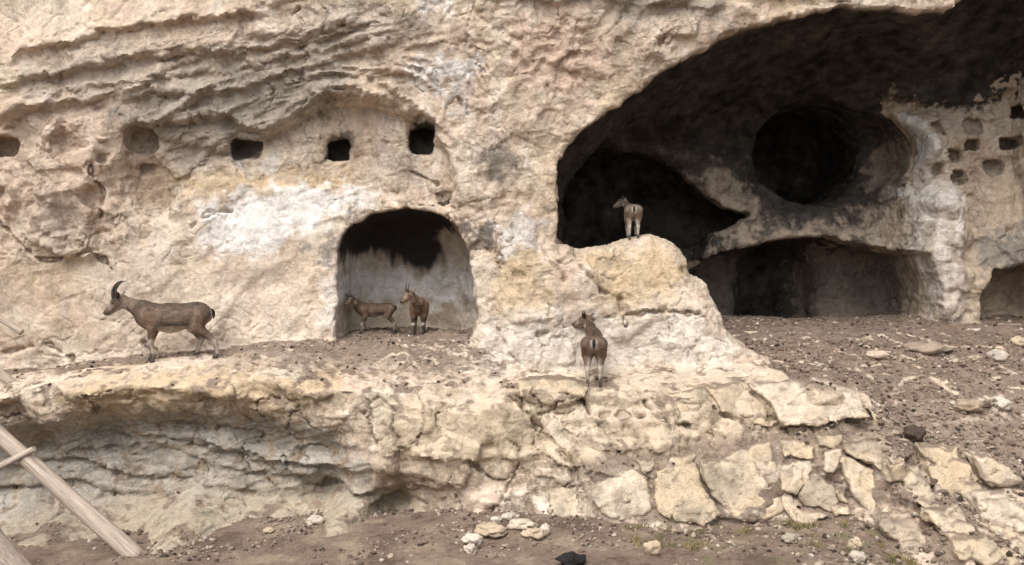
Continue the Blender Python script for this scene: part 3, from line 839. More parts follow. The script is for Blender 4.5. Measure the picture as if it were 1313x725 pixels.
c = c + (sootc - c) * np.clip(inb * sstep(.0, .75, .97 - clean + .12 * n2), 0, 1)[:, None]
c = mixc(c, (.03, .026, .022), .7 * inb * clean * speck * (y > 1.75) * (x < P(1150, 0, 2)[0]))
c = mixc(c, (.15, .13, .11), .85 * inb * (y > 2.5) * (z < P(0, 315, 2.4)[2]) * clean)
c = mixc(c, WHITE, .8 * stain([(1140, 150), (1170, 140), (1200, 190), (1195, 225), (1165, 220)], 1.5, .08, lo=.8, hi=1.75))
c = mixc(c, WHITE, .75 * stain([(1182, 238), (1225, 240), (1228, 275), (1185, 285)], 1.3, .06, lo=.8))
c = mixc(c, (.64, .57, .51), (.45 + .5 * sstep(-.1, .4, run)) * stain([(1165, 215), (1228, 232), (1222, 330), (1235, 412), (1178, 412), (1172, 300)], 1.35, .1, lo=.8, hi=1.75))
c = mixc(c, (.52, .46, .40), .5 * stain([(1200, 140), (1300, 135), (1313, 170), (1230, 175)], 1.4, .1, lo=.8))
c = mixc(c, (.20, .19, .175), .7 * stain([(1258, 300), (1345, 290), (1345, 345), (1262, 350)], 1.1, .08, lo=.5))
# trampled dirt and droppings on everything level enough to hold it
DIRT = np.array((.170, .124, .097), f32)
dm = perlin(V * 2.2, 240) * .8 + n2 * .6
level = sstep(.48, .74, N[:, 2] + .14 * n2)
dirtw = np.maximum.reduce([
    .92 * sstep(-.62, -.40, y + .18 * dm + .10 * sstep(-3.5, -1.5, x) - .12 * sstep(-3, -5.5, x)) * (x < P(650, 0, -.4)[0]),
    sstep(.12, .45, dm) * .85,
    1.0 * (x > P(975, 0, 0)[0] - .6 * (z - P(0, 470, -.4)[2])) * sstep(P(0, 500, -.6)[2] - .05, P(0, 478, -.4)[2], z) ,
    (x > P(1110, 0, -1)[0]) * .95 * (z > P(0, 590, -1.5)[2]),
    is_arch * 1.0, ]) * (is_low | is_arch)
band = np.exp(-((samp(line_dist([(735, 598), (830, 585), (950, 568), (1120, 552), (1250, 540)], -1.55), x, z)) / .09) ** 2)
dmask = np.maximum(level * dirtw, band * .9 * low * sstep(.15, .5, N[:, 2]))
dmask = np.maximum(dmask, .75 * stain([(1120, 545), (1345, 545), (1345, 600), (1150, 590)], -1.5, .15) * low * sstep(.1, .45, N[:, 2] + .3 * n2))
dmask = np.maximum(dmask, .6 * sstep(.03, .08, fis) * low)
dmask = np.maximum(dmask, .85 * stain([(745, 600), (830, 588), (1000, 562), (1150, 552), (1345, 545), (1345, 740), (1130, 740), (1100, 690), (760, 690)], -1.75, .08) * low * sstep(-.45, .1, n2 + .5 * n3))
dmask = np.maximum(dmask, .9 * stain([(425, 425), (615, 425), (640, 470), (560, 472), (420, 462), (300, 455)], -.1, .15) * low * level)
dmask = np.clip(dmask, 0, 1)
c = c + (DIRT * (1 + .45 * n3 + .25 * n2)[:, None] - c) * (dmask * .93)[:, None]
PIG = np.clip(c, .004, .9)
RELIEF = np.clip(.30 + .70 * rough, .35, 1.0)

# ---- which part of the cliff each face belongs to
def fmaj(m): return m[Q].sum(1) >= 2
lab = np.zeros(len(Q), np.int8)
lab[fmaj(is_low)] = 4
lab[fmaj(is_low & (N[:, 2] < .45) & (y < -.5))] = 5
lab[fmaj(is_ped)] = 3
lab[fmaj(is_big & ~is_low & ~is_ped)] = 2
lab[fmaj(is_arch & (y > .02) & ~is_low)] = 1
lab[fmaj(is_top & (y > -.1) & (x < P(640, 0, 0)[0]) & (ARCH_ < .05))] = 4
cliff = link('cliff', None, None, kind='structure')
for k, nm in enumerate(['rock_face', 'arched_cave', 'great_cave', 'rock_pedestal', 'ledge', 'undercut_wall']):
    q = Q[lab == k]
    if not len(q): continue
    u = np.unique(q); r = np.zeros(len(V), np.int64); r[u] = np.arange(len(u))
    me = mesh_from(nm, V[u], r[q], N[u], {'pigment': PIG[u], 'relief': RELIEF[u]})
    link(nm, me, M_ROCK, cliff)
# the cliff goes on above and to both sides of what the photograph shows
def skirt(axis, at, sign, ext):
    e = np.concatenate([np.stack([Q[:, k], Q[:, (k + 1) % 4]], 1) for k in range(4)])
    m = (np.abs(V[e[:, 0], axis] - at) < .1) & (np.abs(V[e[:, 1], axis] - at) < .1)
    e = e[m]; s = np.sort(e, 1); key = s[:, 0].astype(np.int64) * len(V) + s[:, 1]
    u, i, n = np.unique(key, return_index=True, return_counts=True)
    e = e[i[n == 1]]
    if not len(e): return
    us = np.unique(e); r = np.zeros(len(V), np.int64); r[us] = np.arange(len(us)); e = r[e]
    a = V[us]; off = np.zeros(3, f32); off[axis] = 1
    nseg = int(ext / .12); rows = [a]
    for k in range(1, nseg + 1):
        r2 = a + off * (sign * ext * k / nseg)
        dsp = fbm(r2 * .8, 3, 401) * .35 + facets(r2 * 1.8, 402, 40)[0] * .18
        r2 = r2.copy(); r2[:, 1] += dsp * min(1, k / 6) * (1 if axis == 2 else sstep(-.3, .6, r2[:, 2]))
        rows.append(r2)
    n_ = len(a); f_ = np.concatenate([np.stack([e[:, 1] + k * n_, e[:, 0] + k * n_, e[:, 0] + (k + 1) * n_, e[:, 1] + (k + 1) * n_], 1) for k in range(nseg)])
    vv = np.concatenate(rows)
    cc = mixc(np.tile(np.array((.56, .45, .35), f32), (len(vv), 1)), (.42, .34, .26), sstep(-.1, .5, fbm(vv * 1.6, 3, 403)))
    link('outer_rock', mesh_from('outer_rock', vv, f_, None, {'pigment': cc, 'relief': np.ones(len(vv), f32)}), M_ROCK, cliff)
skirt(2, V[:, 2].max(), 1, 4.0)
skirt(0, V[:, 0].min(), -1, 6.0)
skirt(0, V[:, 0].max(), 1, 6.0)

# ------------------------------------------------------------------ ground in front
_gw = [P(*q) for q in [(-80, 712, -1.9), (0, 704, -1.8), (100, 700, -1.8), (200, 688, -1.6), (300, 672, -1.4), (420, 660, -1.3), (500, 655, -1.25), (600, 657, -1.75), (700, 660, -1.9),
                       (850, 670, -1.95), (1000, 672, -2.0), (1130, 685, -2.15), (1200, 722, -2.5), (1300, 740, -2.8), (200, 760, -3.6), (700, 745, -3.7), (1100, 735, -3.4)]]
_gw += [(-8, -5, -.15), (8, -5, 0), (0, -8, -.05), (-10, 0, -.3), (10, 0, 0), (0, 0, 0.0), (0, -14, 0)]
def ground_z(x, y):
    p = np.stack([x, y, np.zeros_like(x)], 1).astype(f32)
    g = rbf([(w[0], w[1]) for w in _gw], [w[2] for w in _gw], np.clip(x, -10, 10).astype(f32), np.clip(y, -14, 0).astype(f32), .05, .5)
    g = g + .03 * fbm(p * .9, 3, 301) + .02 * fbm(p * 4, 3, 305) + .010 * fbm(p * 16, 2, 309)
    return g.astype(f32)
gs = .03
gx = np.arange(-6.5, 6.5, gs).astype(f32); gy = np.arange(-4.6, -.5, gs).astype(f32)
XX, YY = np.meshgrid(gx, gy, indexing='ij')
gz = ground_z(XX.ravel(), YY.ravel())
GV = np.stack([XX.ravel(), YY.ravel(), gz], 1)
ii = np.arange(XX.size).reshape(XX.shape)
GQ = np.stack([ii[:-1, :-1].ravel(), ii[1:, :-1].ravel(), ii[1:, 1:].ravel(), ii[:-1, 1:].ravel()], 1)
# outer ring out to the horizon
def ring(x0, x1, y0, y1, n=24):
    global GV, GQ
    a, b = np.meshgrid(np.linspace(x0, x1, n).astype(f32), np.linspace(y0, y1, n).astype(f32), indexing='ij')
    v = np.stack([a.ravel(), b.ravel(), ground_z(a.ravel(), b.ravel()) - .02], 1)
    k = np.arange(n * n).reshape(n, n) + len(GV)
    GV = np.concatenate([GV, v]); GQ = np.concatenate([GQ, np.stack([k[:-1, :-1].ravel(), k[1:, :-1].ravel(), k[1:, 1:].ravel(), k[:-1, 1:].ravel()], 1)])
ring(-6.5, 6.5, -160, -4.62); ring(-160, -6.48, -160, .5); ring(6.48, 160, -160, .5)
gn = fbm(GV * 2.0, 3, 311); gf = fbm(GV * 14, 2, 315)
gc = np.tile(DIRT * 1.0, (len(GV), 1))
gc = mixc(gc, (.26, .205, .15), .7 * sstep(.1, .55, gn + .4 * gf))
gc = mixc(gc, (.085, .062, .046), .7 * sstep(.1, .6, -gn + .5 * gf))
gc = mixc(gc, (.13, .13, .06), .5 * sstep(.15, .5, fbm(GV * 3.1, 2, 320)) * (GV[:, 0] > 1.2))
gme = mesh_from('ground', GV, GQ, None, {'pigment': gc})
link('ground', gme, M_DIRT, kind='structure')

# ------------------------------------------------------------------ finding where things stand
ALLV = np.concatenate([V, GV[:XX.size]])
_dd = ALLV[:, 1] - CAMY
PXY = np.stack([CX + ALLV[:, 0] / _dd * F, CY - (ALLV[:, 2] - EYE) / _dd * F], 1)
ALLNZ = np.concatenate([N[:, 2], np.ones(XX.size, f32)])
FLOORV = ALLV[ALLNZ > .45]
def hit(px, py, r=4.0):
    m = np.where((np.abs(PXY[:, 0] - px) < r) & (np.abs(PXY[:, 1] - py) < r))[0]
    if not len(m): return np.array(P(px, py, -1.0))
    y0 = ALLV[m, 1].min()
    near = m[ALLV[m, 1] < y0 + .12]
    return np.array(P(px, py, float(ALLV[near, 1].mean())))
def floor_at(px_, py_, z0, r=.05, up=.25):
    m = (np.abs(FLOORV[:, 0] - px_) < r) & (np.abs(FLOORV[:, 1] - py_) < r) & (np.abs(FLOORV[:, 2] - z0) < up)
    return float(np.percentile(FLOORV[m, 2], 75)) if m.any() else z0
def stand(px, py, y0, y1):
    """the spot between depths y0 and y1 whose floor shows at that pixel"""
    best = None
    for Y in np.arange(y0, y1, .02):
        q = P(px, py, Y)
        fz = floor_at(q[0], Y, q[2], .06, .3)
        e = abs(fz - q[2])
        if fz != q[2] and (best is None or e < best[0]): best = (e, q[0], Y, fz)
    return np.array(best[1:]) if best else np.array(P(px, py, y0))

# ------------------------------------------------------------------ separate blocks of the broken lower wall, each traced and given its own depth
BLOCKS = [
    [(901, 595), (925, 591), (948, 581), (993, 568), (999, 605), (1001, 640), (1007, 658), (980, 666), (954, 668), (929, 654), (913, 636), (903, 613)],
    [(1003, 566), (1023, 564), (1046, 575), (1044, 586), (1027, 588), (1003, 588)],
    [(1001, 597), (1019, 591), (1043, 588), (1046, 605), (1030, 622), (1022, 634), (1001, 630)],
    [(1047, 607), (1070, 625), (1076, 644), (1068, 658), (1050, 650), (1030, 652), (1026, 634), (1034, 622)],
    [(1002, 634), (1020, 638), (1024, 655), (1046, 655), (1064, 661), (1039, 671), (1020, 672), (1006, 656)],
    [(1047, 558), (1082, 558), (1086, 569), (1070, 577), (1050, 572)],
    [(1058, 581), (1080, 575), (1084, 585), (1074, 601), (1067, 609), (1056, 605)],
    [(1088, 568), (1125, 566), (1131, 574), (1134, 604), (1109, 592), (1087, 582)],
    [(1082, 598), (1086, 586), (1109, 596), (1134, 609), (1137, 640), (1125, 656), (1109, 655), (1094, 636), (1086, 617)],
    [(1072, 629), (1083, 629), (1087, 643), (1074, 647)],
    [(1069, 651), (1090, 648), (1091, 660), (1071, 663)],
    [(1139, 595), (1159, 593), (1161, 619), (1141, 623)],
    [(1164, 605), (1188, 605), (1202, 637), (1184, 646), (1162, 640)],
    [(1190, 576), (1239, 576), (1259, 629), (1243, 637), (1204, 633), (1192, 613)],
    [(1255, 589), (1278, 585), (1310, 617), (1286, 629), (1267, 629)],
    [(1133, 672), (1160, 656), (1184, 672), (1194, 694), (1164, 705), (1137, 690)],
    [(1190, 656), (1239, 652), (1248, 676), (1216, 684), (1196, 674)],
    [(1222, 694), (1275, 690), (1306, 713), (1263, 728), (1231, 722)],
    [(1258, 640), (1300, 636), (1330, 660), (1300, 680), (1262, 672)],
    [(1160, 702), (1200, 694), (1222, 716), (1210, 745), (1170, 745)],
    [(1270, 676), (1330, 690), (1340, 720), (1300, 712)],
    [(850, 592), (897, 586), (900, 617), (924, 658), (901, 671), (874, 669), (842, 655), (838, 620)],
    [(760, 632), (766, 620), (787, 610), (813, 602), (832, 617), (834, 635), (836, 657), (802, 668), (769, 661), (758, 645)],
    [(817, 592), (840, 588), (843, 602), (826, 610)],
    [(700, 655), (706, 632), (735, 618), (752, 640), (752, 662), (725, 668)],
    [(664, 489), (720, 483), (757, 495), (748, 509), (700, 504), (668, 511)],
    [(669, 514), (742, 513), (755, 533), (788, 568), (745, 587), (714, 570), (692, 545)],
    [(764, 508), (818, 507), (834, 531), (800, 564), (762, 532)],
    [(824, 503), (903, 500), (918, 528), (880, 543), (842, 530)],
    [(908, 498), (957, 493), (982, 520), (986, 545), (960, 543), (925, 528)],
    [(963, 494), (1060, 487), (1105, 499), (1110, 533), (1000, 545), (987, 520)],
]
def rock_block(k, pp):
    cx_ = sum(a for a, b in pp) / len(pp); cy_ = sum(b for a, b in pp) / len(pp)
    Yc = -1.8
    for _ in range(4):
        w = P(cx_, cy_, Yc); Yc = float(samp(YL, np.array([w[0]]), np.array([w[2]]))[0])
    Yf = Yc - (-.012 if cy_ < 560 else .035 if cx_ < 900 else .06 if cx_ < 1140 else .12)
    cx, _y, cz = P(cx_, cy_, Yf)
    w = np.array([(P(a, b, Yf)[0], P(a, b, Yf)[2]) for a, b in pp])
    r_ = np.random.default_rng(500 + k)
    sl = float(samp(YL, np.array([cx]), np.array([cz + .15]))[0] - samp(YL, np.array([cx]), np.array([cz - .15]))[0]) / .3
    tx, tz = r_.normal(0, .10), np.clip(sl, -.2, .9) + r_.normal(0, .06)
    def fun(p):
        qx, qz = p[:, 0], p[:, 2]
        d = np.full(len(p), 1e9, f32); ins = np.zeros(len(p), bool)
        wa = .016 if cx_ < 1140 else .035
        wx = qx + wa * fbm(p * 7, 2, 510 + k); wz = qz + wa * fbm(p * 7, 2, 560 + k)
        n = len(w)
        for q in range(n):
            a, b = w[q], w[(q + 1) % n]
            d = np.minimum(d, seg_dist(wx, wz, a, b))
            if a[1] != b[1]:
                ins ^= ((a[1] > wz) != (b[1] > wz)) & (wx < (b[0] - a[0]) * (wz - a[1]) / (b[1] - a[1]) + a[0])
        d2 = np.where(ins, -d, d)
        fr = Yf + tx * (qx - cx) + tz * (qz - cz) - p[:, 1]
        fa, _c = facets(p * 4.5, 520 + k, 40)
        return smax(smax(d2 + .004, fr, .035), p[:, 1] - Yf - .42, .05) + (.022 if cx_ < 1140 else .05) * fa + .012 * fbm(p * 9, 3, 530) + .03 * np.exp(-(perlin(p * 3.3, 535 + k) / .035) ** 2)
    lo = (w[:, 0].min() - .06, Yf - .28, w[:, 1].min() - .06); hi = (w[:, 0].max() + .06, Yf + .50, w[:, 1].max() + .06)
    v, q = surface_nets(fun, lo, hi, .022, coarse=1)
    nn = vnormals(v, q)
    if (nn * (v - v.mean(0))).sum() < 0: q = q[:, ::-1]; nn = -nn
    b_ = np.array([(.55, .45, .335), (.50, .40, .285), (.60, .50, .39), (.45, .365, .28)][k % 4], f32)
    m1 = fbm(v * 3, 3, 540 + k); m2 = fbm(v * 16, 2, 541)
    c_ = np.tile(b_, (len(v), 1)) * (1 + .16 * m1 + .10 * m2)[:, None]
    if cx_ < 420: c_ = mixc(c_, (.50, .39, .255), np.full(len(v), .7))
    c_ = mixc(c_, OCHRE, .4 * sstep(.1, .5, m1)); c_ = mixc(c_, (.33, .28, .21), .6 * sstep(.15, .55, -m1 + .4 * m2))
    c_ = mixc(c_, DIRT, .8 * sstep(.6, .9, nn[:, 2]))
    me = mesh_from('rock_block', v, q, None, {'pigment': np.clip(c_, .02, .8), 'relief': np.full(len(v), .8, f32)})
    link('rock_block', me, M_ROCK, cliff)
for k, pp in enumerate(BLOCKS):
    rock_block(k, pp)

# ------------------------------------------------------------------ loose stones
import bmesh
def ico(sub):
    bm = bmesh.new(); bmesh.ops.create_icosphere(bm, subdivisions=sub, radius=1.0)
    v = np.array([p.co[:] for p in bm.verts], f32); t = np.array([[q.index for q in f.verts] for f in bm.faces], np.int64)
    bm.free(); return v, t
ICO3, ICO1 = ico(4), ico(1)
def stone(px, py, wpx, hpx, label, col, seed, group=None, name='loose_stone', sink=.2, cat='stone'):
    p0 = hit(px, py + hpx * .3)
    k = (p0[1] - CAMY) / F
    rx, rz = wpx * .5 * k, hpx * .5 * k * 1.05
    r_ = np.random.default_rng(800 + seed)
    ry = rx * r_.uniform(.7, 1.0)
    v = ICO3[0].copy()
    fa, _c = facets(v * 1.25 + seed * 3.7, 820 + seed, 30)
    v = v * (1 + .38 * fa + .05 * fbm(v * 4 + seed, 2, 830))[:, None]
    v = v * np.array([rx, ry, rz], f32)
    rz_ = r_.uniform(0, .6) - .3
    ca_, sa_ = math.cos(rz_), math.sin(rz_)
    v[:, [0, 1]] = np.stack([v[:, 0] * ca_ - v[:, 1] * sa_, v[:, 0] * sa_ + v[:, 1] * ca_], 1)
    m1 = fbm(v * 7 + seed, 3, 840)
    c_ = np.tile(np.array(col, f32), (len(v), 1)) * (1 + .25 * m1)[:, None]
    me = mesh_from(name, v, ICO3[1], None, {'pigment': np.clip(c_, .01, .85)})
    o = link(name, me, M_STONE)
    fz = floor_at(p0[0], p0[1], p0[2], .06, .12)
    o.location = (p0[0], p0[1], fz + rz * (1 - 2 * (.56 if wpx > 50 else .36 if px > 1110 and py < 530 else sink)))
    o['label'] = label; o['category'] = cat
    if group: o['group'] = group
    return o
W_, T_, G_ = (.47, .41, .34), (.44, .35, .25), (.34, .29, .23)
for k, (px, py, w_, h_, lab_, col_) in enumerate([
    (403, 665, 22, 14, 'small white stone lying alone below the undercut wall', W_),
    (606, 692, 26, 14, 'pale flat stone at the left tip of the rubble heap', W_),
    (603, 704, 15, 13, 'small pale stone just below the rubble heap tip', W_),
    (630, 681, 40, 16, 'long tan slab in the middle of the rubble heap', T_),
    (654, 661, 22, 12, 'cream stone against the foot of the cliff', W_),
    (670, 672, 34, 15, 'wide pale stone at the back of the rubble heap', (.52, .44, .35)),
    (684, 684, 30, 14, 'low beige stone right of centre in the rubble heap', T_),
    (699, 680, 13, 14, 'rounded white stone at the right end of the rubble heap', W_),
    (636, 665, 14, 8, 'tiny cream stone beside the cliff foot', W_),
    (838, 704, 22, 18, 'beige upright stone standing alone on the pebbly ground', T_),
    (1188, 440, 54, 17, 'broad weathered rock half buried in the dirt floor before the cave', (.30, .235, .18)),
    (1280, 453, 24, 15, 'whitish lumpy stone on the dirt before the small side cave', (.44, .38, .32)),
    (1126, 454, 30, 11, 'flat pinkish stone on the dirt before the great cave', (.48, .38, .30)),
    (1240, 520, 34, 18, 'brown angular stone on the dirt slope', (.36, .28, .20)),
    (1284, 519, 20, 16, 'cream pointed stone on the dirt slope beside a brown one', W_),
    (1306, 436, 20, 14, 'small stone by the mouth of the side cave', T_),
    (1172, 560, 26, 22, 'dark brown clod at the top of the rubble bank', (.07, .05, .04)),
    (733, 720, 34, 18, 'black stone on the pebbly ground', (.022, .02, .02)),
    (1096, 698, 17, 15, 'tan stone at the foot of the broken blocks', T_),
    (1100, 714, 20, 15, 'cream stone in front of the tan one below the broken blocks', (.40, .34, .28)),
    (1012, 690, 20, 12, 'grey-brown stone on the pebbles below the big block', G_),
    (345, 678, 14, 8, 'tiny tan stone in front of the undercut wall', T_),
]):
    stone(px, py, w_, h_, lab_, col_, k)

# ------------------------------------------------------------------ pebbles, droppings and grit (uncountable)
def scatter(name, pts, smin_, smax_, cols, label, seed, nrm_sink=.2):
    r_ = np.random.default_rng(seed)
    n = len(pts); v0, t0 = ICO1
    s = smin_ + (smax_ - smin_) * r_.random(n) ** 4
    rot = r_.normal(size=(n, 3, 3)); rot = np.linalg.qr(rot)[0]
    sc = s[:, None] * r_.uniform(.55, 1.1, (n, 3))
    jit = 1 + r_.uniform(-.28, .28, (n, len(v0)))
    vv = v0[None] * jit[:, :, None] * sc[:, None]
    vv = np.einsum('nij,nkj->nki', rot, vv)
    vv[:, :, 2] *= .75
    vv = vv + pts[:, None] + np.array([0, 0, 1.0]) * (s * .25)[:, None, None]
    tt = (t0[None] + (np.arange(n) * len(v0))[:, None, None]).reshape(-1, 3)
    ci = r_.choice(len(cols), n, p=[q[1] for q in cols])
    cc = np.array([q[0] for q in cols])[ci] * r_.uniform(.75, 1.2, (n, 1))
    cc = np.repeat(cc, len(v0), 0)
    me = mesh_from(name, vv.reshape(-1, 3), tt, None, {'pigment': cc}, smooth=False)
    o = link(name, me, M_STONE, kind='stuff', label=label, category='pebbles')
    return o
r_ = np.random.default_rng(77)
gw = np.clip(.25 + 1.2 * fbm(np.stack([XX.ravel(), YY.ravel(), 0 * gz], 1) * 1.1, 2, 330) + .5 * sstep(-1.5, 2.5, XX.ravel()), .04, None)
sel = r_.choice(XX.size, 15000, p=gw / gw.sum())
pts = GV[sel] + np.concatenate([r_.uniform(-.015, .015, (len(sel), 2)), np.zeros((len(sel), 1))], 1)
PEB = [((.32, .26, .20), .28), ((.22, .172, .133), .34), ((.14, .104, .08), .26), ((.45, .39, .33), .04), ((.06, .045, .035), .08)]
scatter('pebbles', pts, .006, .042, PEB, 'pebbles and grit strewn over the dirt at the foot of the cliff', 1)
wv_ = np.where(dmask > .5, np.clip(N[:, 2], 0, 1) ** 2, 0) * (y < 2.2) * (1 + 2.5 * (x > 3.0) * (y < .5))
sel = r_.choice(len(V), 13000, p=wv_ / wv_.sum())
PEB2 = [((.34, .27, .20), .20), ((.22, .165, .125), .34), ((.12, .085, .06), .30), ((.48, .42, .35), .04), ((.05, .037, .03), .12)]
scatter('droppings_and_grit', V[sel].astype(float), .005, .034, PEB2, 'goat droppings and grit strewn over the ledge and cave floors', 2)
wv_ = np.where(is_low & (x > P(1120, 0, -1.5)[0]) & (z < P(0, 520, -1.0)[2]) & (y < -.8), .3 + np.clip(N[:, 2], 0, 1), 0)
sel = r_.choice(len(V), 1800, p=wv_ / wv_.sum())
scatter('rubble', V[sel].astype(float), .010, .060, PEB, 'small broken rock in the bank of rubble beside the split blocks', 3)

# sparse weeds on the pebbly ground below the blocks
def weeds():
    r_ = np.random.default_rng(91); vs_, fs, cs = [], [], []
    for _ in range(110):
        gx_ = r_.uniform(1.2, 4.6); gy_ = r_.uniform(-3.0, -2.1)
        if fbm(np.array([[gx_, gy_, 0]]) * 1.6, 2, 351)[0] < -.05: continue
        gz_ = float(ground_z(np.array([gx_]), np.array([gy_]))[0])
        hue = r_.uniform(0, 1)
        for _b in range(r_.integers(9, 20)):
            an = r_.uniform(0, 6.28); ln = r_.uniform(.025, .075); bx, by = gx_ + r_.normal(0, .025), gy_ + r_.normal(0, .025)
            w = .0035; dx, dy = math.cos(an), math.sin(an); le = r_.uniform(.2, .9)
            k = len(vs_)
            vs_ += [(bx - dy * w, by + dx * w, gz_ - .005), (bx + dy * w, by - dx * w, gz_ - .005), (bx + dx * ln * le * .5 + dy * w * .8, by + dy * ln * le * .5 - dx * w * .8, gz_ + ln * .7), (bx + dx * ln * le, by + dy * ln * le, gz_ + ln)]
            fs += [(k, k + 1, k + 2), (k, k + 2, k + 3)]
            cs += [((.13 + .14 * hue), (.13 + .08 * hue), .05 + .03 * hue)] * 4
    me = mesh_from('weeds', np.array(vs_), np.array(fs), None, {'pigment': np.array(cs)}, smooth=False)
    link('weeds', me, M_STONE, kind='stuff', label='sparse low weeds on the pebbly ground', category='weeds')
weeds()

# ------------------------------------------------------------------ weathered timber at the left
def wood_material():
    m, t, b = nodes_of('weathered_wood')
    L = t.links.new
    co = add(t, 'ShaderNodeTexCoord'); mp = add(t, 'ShaderNodeMapping'); mp.inputs['Scale'].default_value = (1.0, 30, 30)
    L(co.outputs['Object'], mp.inputs['Vector'])
    n = add(t, 'ShaderNodeTexNoise', i_Scale=2.5, i_Detail=8.0, i_Roughness=.7); L(mp.outputs[0], n.inputs['Vector'])
    cr = add(t, 'ShaderNodeValToRGB'); L(n.outputs['Fac'], cr.inputs['Fac'])
    e = cr.color_ramp.elements; e[0].position = .3; e[0].color = (.06, .043, .032, 1); e[1].position = .62; e[1].color = (.60, .51, .42, 1)
    q = cr.color_ramp.elements.new(.45); q.color = (.43, .35, .28, 1)
    L(cr.outputs[0], b.inputs['Base Color']); b.inputs['Roughness'].default_value = .85
    bp = add(t, 'ShaderNodeBump', i_Strength=1.0, i_Distance=.02); L(n.outputs['Fac'], bp.inputs['Height']); L(bp.outputs[0], b.inputs['Normal'])
    return m
M_WOOD = wood_material()
from mathutils import Vector, Matrix
def timber(name, a, b, rw, rh, label, seed, sides=12, squared=.5, bend=.02, cat='beam'):
    """a worn pole along its own x axis: slightly bent, tapered, with split ends and knots"""
    a, b = Vector(a), Vector(b); Ln = (b - a).length; n = 40
    vs_, qs = [], []
    r_ = np.random.default_rng(seed)
    ph = r_.uniform(0, 6, 4)
    for i in range(n + 1):
        t = i / n
        for k in range(sides):
            an = 2 * math.pi * k / sides
            cx_, sx_ = math.cos(an), math.sin(an)
            sq = 1 / max(abs(cx_), abs(sx_)) ** squared
            w = 1 - .12 * t + .05 * math.sin(5 * t + ph[0] + 2 * an) + .03 * math.sin(17 * t + ph[1] + 3 * an)
            xo = 0
            if i in (0, n): xo = r_.uniform(-.012, .012)
            vs_.append((t * Ln + xo, rw * cx_ * sq * w + bend * math.sin(3.1 * t + ph[2]), rh * sx_ * sq * w + bend * math.sin(2.3 * t + ph[3])))
    for i in range(n):
        for k in range(sides):
            qs.append((i * sides + k, i * sides + (k + 1) % sides, (i + 1) * sides + (k + 1) % sides, (i + 1) * sides + k))
    me = bpy.data.meshes.new(name)
    caps = [tuple(range(sides))[::-1], tuple(n * sides + k for k in range(sides))]
    me.from_pydata(vs_, [], qs + caps); me.update()
    for p_ in me.polygons[:len(qs)]: p_.use_smooth = True
    o = link(name, me, M_WOOD)
    xax = (b - a).normalized(); zax = Vector((0, 0, 1)); yax = zax.cross(xax).normalized(); zax = xax.cross(yax)
    o.matrix_world = Matrix(((xax.x, yax.x, zax.x, a.x), (xax.y, yax.y, zax.y, a.y), (xax.z, yax.z, zax.z, a.z), (0, 0, 0, 1)))
    o['label'] = label; o['category'] = cat
    return o
foot = hit(180, 708)
foot = (foot[0], foot[1], floor_at(foot[0], foot[1], foot[2]) + .05)
timber('wooden_beam', foot, P(-70, 500, -1.95), .084, .084, 'long pale weathered beam leaning on the cliff with its foot on the dirt', 1, squared=.55)
timber('wooden_stick', P(-60, 634, -2.30), P(43, 577, -2.18), .036, .036, 'thin grey stick lying across the long beam', 2, squared=.1, cat='stick')
timber('wooden_post', P(-60, 425, -.95), P(19, 494, -.85), .07, .06, 'weathered post end lying on the ledge', 3, squared=.4, cat='post')
timber('wooden_rail', P(-40, 388, -.42), P(27, 427, -.36), .045, .045, 'thin grey rail resting against the smooth wall above the ledge', 4, squared=.3, cat='rail')
timber('fallen_log', P(-60, 650, -3.1), P(44, 742, -3.0), .15, .13, 'thick grey bleached log lying at the edge of the dirt', 5, squared=.05, bend=.05, cat='log')

# ------------------------------------------------------------------ wild goats
M_COAT = attr_material('short_coat', (30.0, 130.0), (.22, .25), .8, .010, .85, .15, 0.0)
def plain(name, col, rough, spec=.4):
    m, t, b = nodes_of(name)
    n = add(t, 'ShaderNodeTexNoise', i_Scale=60.0, i_Detail=4.0)
    co = add(t, 'ShaderNodeTexCoord'); t.links.new(co.outputs['Object'], n.inputs['Vector'])
    cr = add(t, 'ShaderNodeValToRGB'); t.links.new(n.outputs['Fac'], cr.inputs['Fac'])
    cr.color_ramp.elements[0].color = tuple(q * .7 for q in col) + (1,); cr.color_ramp.elements[1].color = tuple(min(1, q * 1.3) for q in col) + (1,)
    t.links.new(cr.outputs[0], b.inputs['Base Color']); b.inputs['Roughness'].default_value = rough; b.inputs['Specular IOR Level'].default_value = spec
    return m
M_HORN = plain('horn', (.035, .026, .02), .55)
M_HOOF = plain('hoof', (.03, .024, .02), .5)
M_EYE = plain('dark_eye', (.012, .008, .006), .12, .6)
M_TAIL = plain('tail_hair', (.018, .014, .012), .8, .2)

def rc(p, a, b, ra, rb):
    a = np.array(a, f32); b = np.array(b, f32); ab = b - a
    t = np.clip(((p - a) @ ab) / (ab @ ab + 1e-9), 0, 1)
    return np.linalg.norm(p - a - t[:, None] * ab, axis=1) - (ra + (rb - ra) * t)

